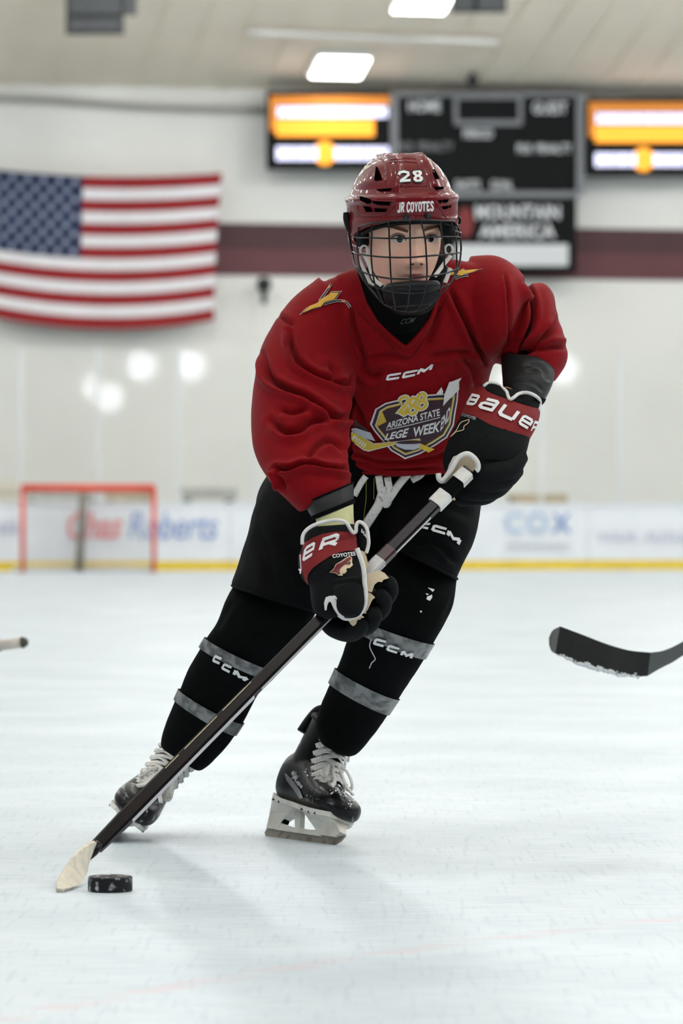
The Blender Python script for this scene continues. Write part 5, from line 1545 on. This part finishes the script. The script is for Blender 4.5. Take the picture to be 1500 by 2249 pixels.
# ------------------------------------------------------------------ skates
M_boot = mat('skate_boot', (10, 11, 12), rough=0.35, spec=0.25, rgb2=(190, 194, 198), lo=.64, hi=.72, vscale=38, bump=.2, bscale=200)
M_cap = mat('toe_cap', (11, 12, 13), rough=0.3, spec=0.3, rgb2=(200, 204, 208), lo=.64, hi=.74, vscale=55)
M_hold = mat('blade_holder', (242, 240, 230), rough=0.45, spec=.4, rgb2=(220, 214, 194), lo=.5, hi=.75, vscale=25)
M_steel = mat('steel_runner', (176, 172, 160), rough=0.35, metal=.65, rgb2=(120, 112, 96), lo=.5, hi=.75, vscale=40)
M_silver = mat('silver_trim', (150, 150, 150), rough=.35, metal=.5, var=.2, vscale=40)
def skate_local():
    """meshes of one skate: x to the toe, y to the side, z up from the ice"""
    parts = {}
    foot = [(-.012, .016, .105, .150), (0.0, .030, .090, .185), (.03, .036, .082, .20), (.07, .037, .077, .20), (.11, .039, .073, .175), (.15, .044, .068, .148), (.19, .047, .064, .130), (.225, .045, .063, .119), (.25, .037, .064, .110), (.266, .022, .068, .098), (.272, .006, .076, .088)]
    A = catmull(foot, 50); n = 32; V, Fc = [], []
    for x, hw, z0, z1 in A:
        for j in range(n):
            th = 2 * math.pi * j / n
            c, s = math.cos(th), math.sin(th)
            V.append((x, hw * math.copysign(abs(c) ** .75, c), (z0 + z1) / 2 + (z1 - z0) / 2 * math.copysign(abs(s) ** .8, s)))
    for i in range(49):
        for j in range(n): Fc.append((i * n + j, i * n + (j + 1) % n, (i + 1) * n + (j + 1) % n, (i + 1) * n + j))
    Fc += [tuple(range(n - 1, -1, -1)), tuple(49 * n + j for j in range(n))]
    sh = [(.12, .045, .052, .034), (.16, .058, .055, .035), (.20, .073, .054, .038), (.235, .088, .055, .041), (.262, .100, .056, .043)]
    B = catmull(sh, 24); V2, F2 = [], []
    for z, xc, hx, hy in B:
        for j in range(n):
            th = 2 * math.pi * j / n
            V2.append((xc + hx * math.cos(th), hy * math.sin(th), z + .02 * math.cos(th) * (z - .12) / .14 * -1))
    for i in range(23):
        for j in range(n): F2.append((i * n + j, i * n + (j + 1) % n, (i + 1) * n + (j + 1) % n, (i + 1) * n + j))
    F2 += [tuple(range(n - 1, -1, -1)), tuple(23 * n + j for j in range(n))]
    parts['boot'] = [(V, Fc), (V2, F2)]
    return parts
SKL = skate_local()
def instep(t):                                      # the lacing line, toe end 0 .. ankle 1
    q = catmull([(.182, .1355), (.162, .150), (.146, .172), (.141, .200), (.146, .228), (.153, .252)], 40)
    i = t * 39; a = int(min(i, 38)); f = i - a
    return q[a] * (1 - f) + q[a + 1] * f
def build_skate(M4, lab, bow, sign):
    sk = empty('skate'); sk.parent = person; sk['label'] = lab
    T = lambda p: np.array(M4 @ Vector(p))
    tr = lambda VF: ([T(v) for v in VF[0]], VF[1])
    fuse('boot', [tr(p) for p in SKL['boot']], .0035, 4, M_boot, sk)
    # tendon guard with its slot
    for s in (-1, 1):
        V, Fc = tube([T((.036, s * .030, .235)), T((.038, s * .026, .262)), T((.040, s * .018, .288)), T((.041, s * .007, .300)), T((.041, 0, .302))], [.012, .010, .009, .008, .008], 10, sub=24)
        make('tendon_guard', V, Fc, M_foam, sk)
    V, Fc = tube([T((.034, 0, .22)), T((.040, 0, .262))], [.022, .020], 12); make('tendon_guard', V, Fc, M_foam, sk)
    # collar
    V, Fc = tube([T((.100 + .057 * math.cos(a), .044 * math.sin(a), .262 - .02 * math.cos(a))) for a in np.linspace(0, 2 * math.pi, 40, endpoint=False)], .005, 8, closed=True); make('boot_collar', V, Fc, M_foam, sk)
    # toe cap
    A = catmull([(.196, .0478, .0625, .1295), (.225, .0462, .0615, .1205), (.25, .0384, .0625, .1115), (.267, .0232, .0665, .0995), (.2738, .007, .0745, .0895)], 26); n = 32; V, Fc = [], []
    for x, hw, z0, z1 in A:
        for j in range(n):
            th = 2 * math.pi * j / n; c, s = math.cos(th), math.sin(th)
            V.append(T((x, hw * math.copysign(abs(c) ** .75, c), (z0 + z1) / 2 + (z1 - z0) / 2 * math.copysign(abs(s) ** .8, s))))
    for i in range(25):
        for j in range(n): Fc.append((i * n + j, i * n + (j + 1) % n, (i + 1) * n + (j + 1) % n, (i + 1) * n + j))
    Fc += [tuple(range(n - 1, -1, -1)), tuple(25 * n + j for j in range(n))]
    make('toe_cap', V, Fc, M_cap, sk)
    # sole plate and blade holder
    def prism(name, pts, hw, m, hw2=None):
        k = len(pts); hw2 = hw2 or [hw] * k
        V = [T((x, w, z)) for (x, z), w in zip(pts, hw2)] + [T((x, -w, z)) for (x, z), w in zip(pts, hw2)]
        tri = tessellate_polygon([[Vector((x, z, 0)) for x, z in pts]])
        Fc = [tuple(t) for t in tri] + [tuple(k + i for i in reversed(t)) for t in tri] + [(i, (i + 1) % k, k + (i + 1) % k, k + i) for i in range(k)]
        o = make(name, V, Fc, m, sk, smooth=False)
        bm = bmesh.new(); bm.from_mesh(o.data); bmesh.ops.recalc_face_normals(bm, faces=bm.faces); bm.to_mesh(o.data); bm.free()
        return o
    A = catmull([(-.004, .024, .092, .006), (.03, .033, .0815, .006), (.07, .034, .0765, .006), (.11, .036, .0725, .006), (.15, .041, .0675, .006), (.19, .0445, .0635, .006), (.225, .042, .062, .006), (.252, .030, .064, .006)], 30); V, Fc = [], []
    for x, hw, z, d in A:
        V += [T((x, hw, z + .004)), T((x, -hw, z + .004)), T((x, -hw * .93, z - d)), T((x, hw * .93, z - d))]
    for i in range(29):
        for j in range(4): Fc.append((i * 4 + j, i * 4 + (j + 1) % 4, (i + 1) * 4 + (j + 1) % 4, (i + 1) * 4 + j))
    Fc += [(3, 2, 1, 0), tuple(29 * 4 + j for j in range(4))]
    make('sole_plate', V, Fc, M_hold, sk, smooth=False)
    prism('holder_tower', [(-.002, .088), (-.010, .050), (-.014, .020), (.028, .020), (.040, .040), (.062, .058), (.088, .072), (.06, .078), (.02, .084)], .009, M_hold, [.024, .012, .006, .006, .007, .011, .020, .026, .028])
    prism('holder_tower', [(.128, .0685), (.150, .050), (.172, .036), (.196, .022), (.262, .022), (.276, .034), (.262, .046), (.246, .060), (.20, .0615), (.16, .066)], .009, M_hold, [.026, .014, .008, .006, .006, .008, .012, .024, .034, .032])
    prism('holder_bridge', [(.02, .036), (.02, .019), (.205, .019), (.205, .034), (.16, .030), (.09, .030)], .0055, M_hold)
    prism('holder_strut', [(.070, .066), (.098, .028), (.116, .028), (.094, .070)], .006, M_hold)
    st = [(-.018, .022), (-.022, .010), (-.012, .002), (.02, .0003), (.12, 0), (.22, .0008), (.255, .005), (.278, .016), (.288, .030), (.278, .028), (.26, .022)]
    prism('steel_runner', st, .0019, M_steel)
    prism('blade_trigger', [(.030, .036), (.030, .058), (.046, .060), (.046, .036)], .0065, M_blk)
    for s in (-1, 1):                                # heel trim and rivets
        for x, z in ((.02, .0775), (.045, .074), (.16, .062), (.19, .0585), (.215, .0575)):
            V, Fc = tube([T((x, s * (.0300 if x < .1 else .038), z)), T((x, s * (.0335 if x < .1 else .0425), z))], .0022, 8); make('rivet', V, Fc, M_dark2, sk)
    # tongue
    V, Fc = [], []
    for i in range(24):
        x, z = instep(i / 23); nrm = np.array([.75, 0, .66]) if i < 12 else np.array([.95, 0, .3])
        for j in range(7):
            a = (j - 3) / 3
            V.append(T((x + nrm[0] * (.006 - .006 * a * a), a * (.020 + .006 * i / 23), z + nrm[2] * (.006 - .006 * a * a))))
    for i in range(23):
        for j in range(6): Fc.append((i * 7 + j, i * 7 + j + 1, (i + 1) * 7 + j + 1, (i + 1) * 7 + j))
    make('tongue', V, Fc, M_foam, sk)
    # laces: crossing strips
    rows = 9
    for i in range(rows):
        t0 = i / (rows - 1) * .97; t1 = min(1, t0 + .085)
        for s in (-1, 1):
            (x0, z0), (x1, z1) = instep(t0), instep(t1)
            hw = .025 + .010 * t0
            k0 = .5 * (1 - t0)
            pts = [T((x0 - .012 - .004 * t0, s * (hw + .009), z0 - .010 - .004)), T((x0 + .002, s * hw * .8, z0 + .004)), T(((x0 + x1) / 2 + .011, 0, (z0 + z1) / 2 + .010)), T((x1 + .003, -s * hw * .75, z1 + .005)), T((x1 - .011, -s * (hw + .007), z1 - .009))]
            nrm = np.array(M4.to_3x3() @ Vector((.8, 0, .6)))
            V, Fc = tube(pts, .0050, 8, sub=20, flat=(*nrm, .35)); make('lace', V, Fc, M_lace, sk)
            c = T((x0 - .0125 - .004 * t0, s * (hw + .004), z0 - .0145)); d = T((x0 - .0125, s * (hw + .010), z0 - .0145)) - c; d /= np.linalg.norm(d)
            V, Fc = tube([c - d * .001, c + d * .0015], .0032, 10); make('eyelet', V, Fc, M_dark2, sk)
    for ln in bow:
        V, Fc = tube([T(p) for p in ln], .0048, 8, sub=26, flat=(*np.array(M4.to_3x3() @ Vector((.8, 0, .6))), .4)); make('lace_bow', V, Fc, M_lace, sk)
    return sk
def frame(toe, heel, up):
    f = toe - heel; f /= np.linalg.norm(f)
    u = up - f * up.dot(f); u /= np.linalg.norm(u)
    l = np.cross(u, f)
    return f, l, u
def skate_matrix(contact, f, up, s=.93):                    # contact: world point of the runner's middle (x = .13)
    f = f / np.linalg.norm(f)
    u = up - f * up.dot(f); u /= np.linalg.norm(u); l = np.cross(u, f)
    o = contact - f * .13 * s
    f, l, u = f * s, l * s * 1.1, u * s
    return Matrix(((f[0], l[0], u[0], o[0]), (f[1], l[1], u[1], o[1]), (f[2], l[2], u[2], o[2]), (0, 0, 0, 1)))
BOW = [[(.140, .004, .185), (.165, .025, .175), (.178, .040, .150), (.168, .035, .140), (.145, .010, .180)], [(.140, -.004, .185), (.168, -.022, .172), (.185, -.030, .150), (.172, -.030, .145), (.146, -.008, .180)],
       [(.142, 0, .186), (.170, .012, .165), (.192, .020, .142), (.205, .034, .128)], [(.142, 0, .186), (.172, -.010, .165), (.196, -.012, .140), (.212, -.024, .124)]]
mL = skate_matrix(P(661, 1851, 7.59), np.array([.54, -.84, -.010]), np.array([.50, .0, 1.0]))
sl = build_skate(mL, 'skate turned to show its side, right foot of the photo', BOW, 1)
mR = skate_matrix(P(246, 1840, 7.66), np.array([.0, -1.0, .04]), np.array([.62, .0, .78]))
sr = build_skate(mR, 'skate seen from the toe behind the stick shaft', BOW, 1)
slb = bvh_of(*[c for c in sl.children if c.name.startswith('boot')])
zs = Z(560, 1500, 5.0)
for ch, q in (('B', [(402, 985), (412, 1020), (442, 1012), (436, 965)]), ('a', [(415, 1030), (432, 1060), (462, 1045), (448, 1015)]), ('U', [(435, 1065), (458, 1105), (486, 1082), (465, 1050)]), ('e', [(462, 1108), (480, 1135), (508, 1112), (490, 1086)]), ('R', [(484, 1140), (512, 1165), (530, 1140), (512, 1115)])):
    o = decal('lettering', wordq(ch, .24, .9, 0, zs(*q)), slb, M_greyink, sl, .002, 6)

allb = bvh_of(*[c for c in sl.children if c.name.startswith(('boot', 'toe_cap'))])
decal('heel_trim', [zs((330, 990), (360, 1010), (430, 1085), (500, 1180), (535, 1260), (500, 1270), (420, 1160), (350, 1070))], allb, M_silver, sl, .0022, 8)
rs = np.random.default_rng(12); fl_ = []
for cx, cy, sx, sy, n in ((620, 1000, 35, 25, 12), (780, 1060, 40, 25, 14), (900, 1200, 60, 22, 26), (1010, 1220, 40, 22, 20), (1040, 1330, 22, 22, 12), (660, 1240, 60, 40, 6)):
    for _ in range(n):
        x, y = rs.normal(cx, sx), rs.normal(cy, sy); r_ = rs.uniform(3, 11)
        fl_.append(zs(*[(x + r_ * rs.uniform(.6, 1.3) * math.cos(a), y + r_ * rs.uniform(.5, 1.1) * math.sin(a)) for a in np.linspace(0, 2 * math.pi, 7, endpoint=False)]))
o = decal('snow_dust', fl_, allb, M_snow, sl, .003, 6)
if o: o['kind'] = 'stuff'
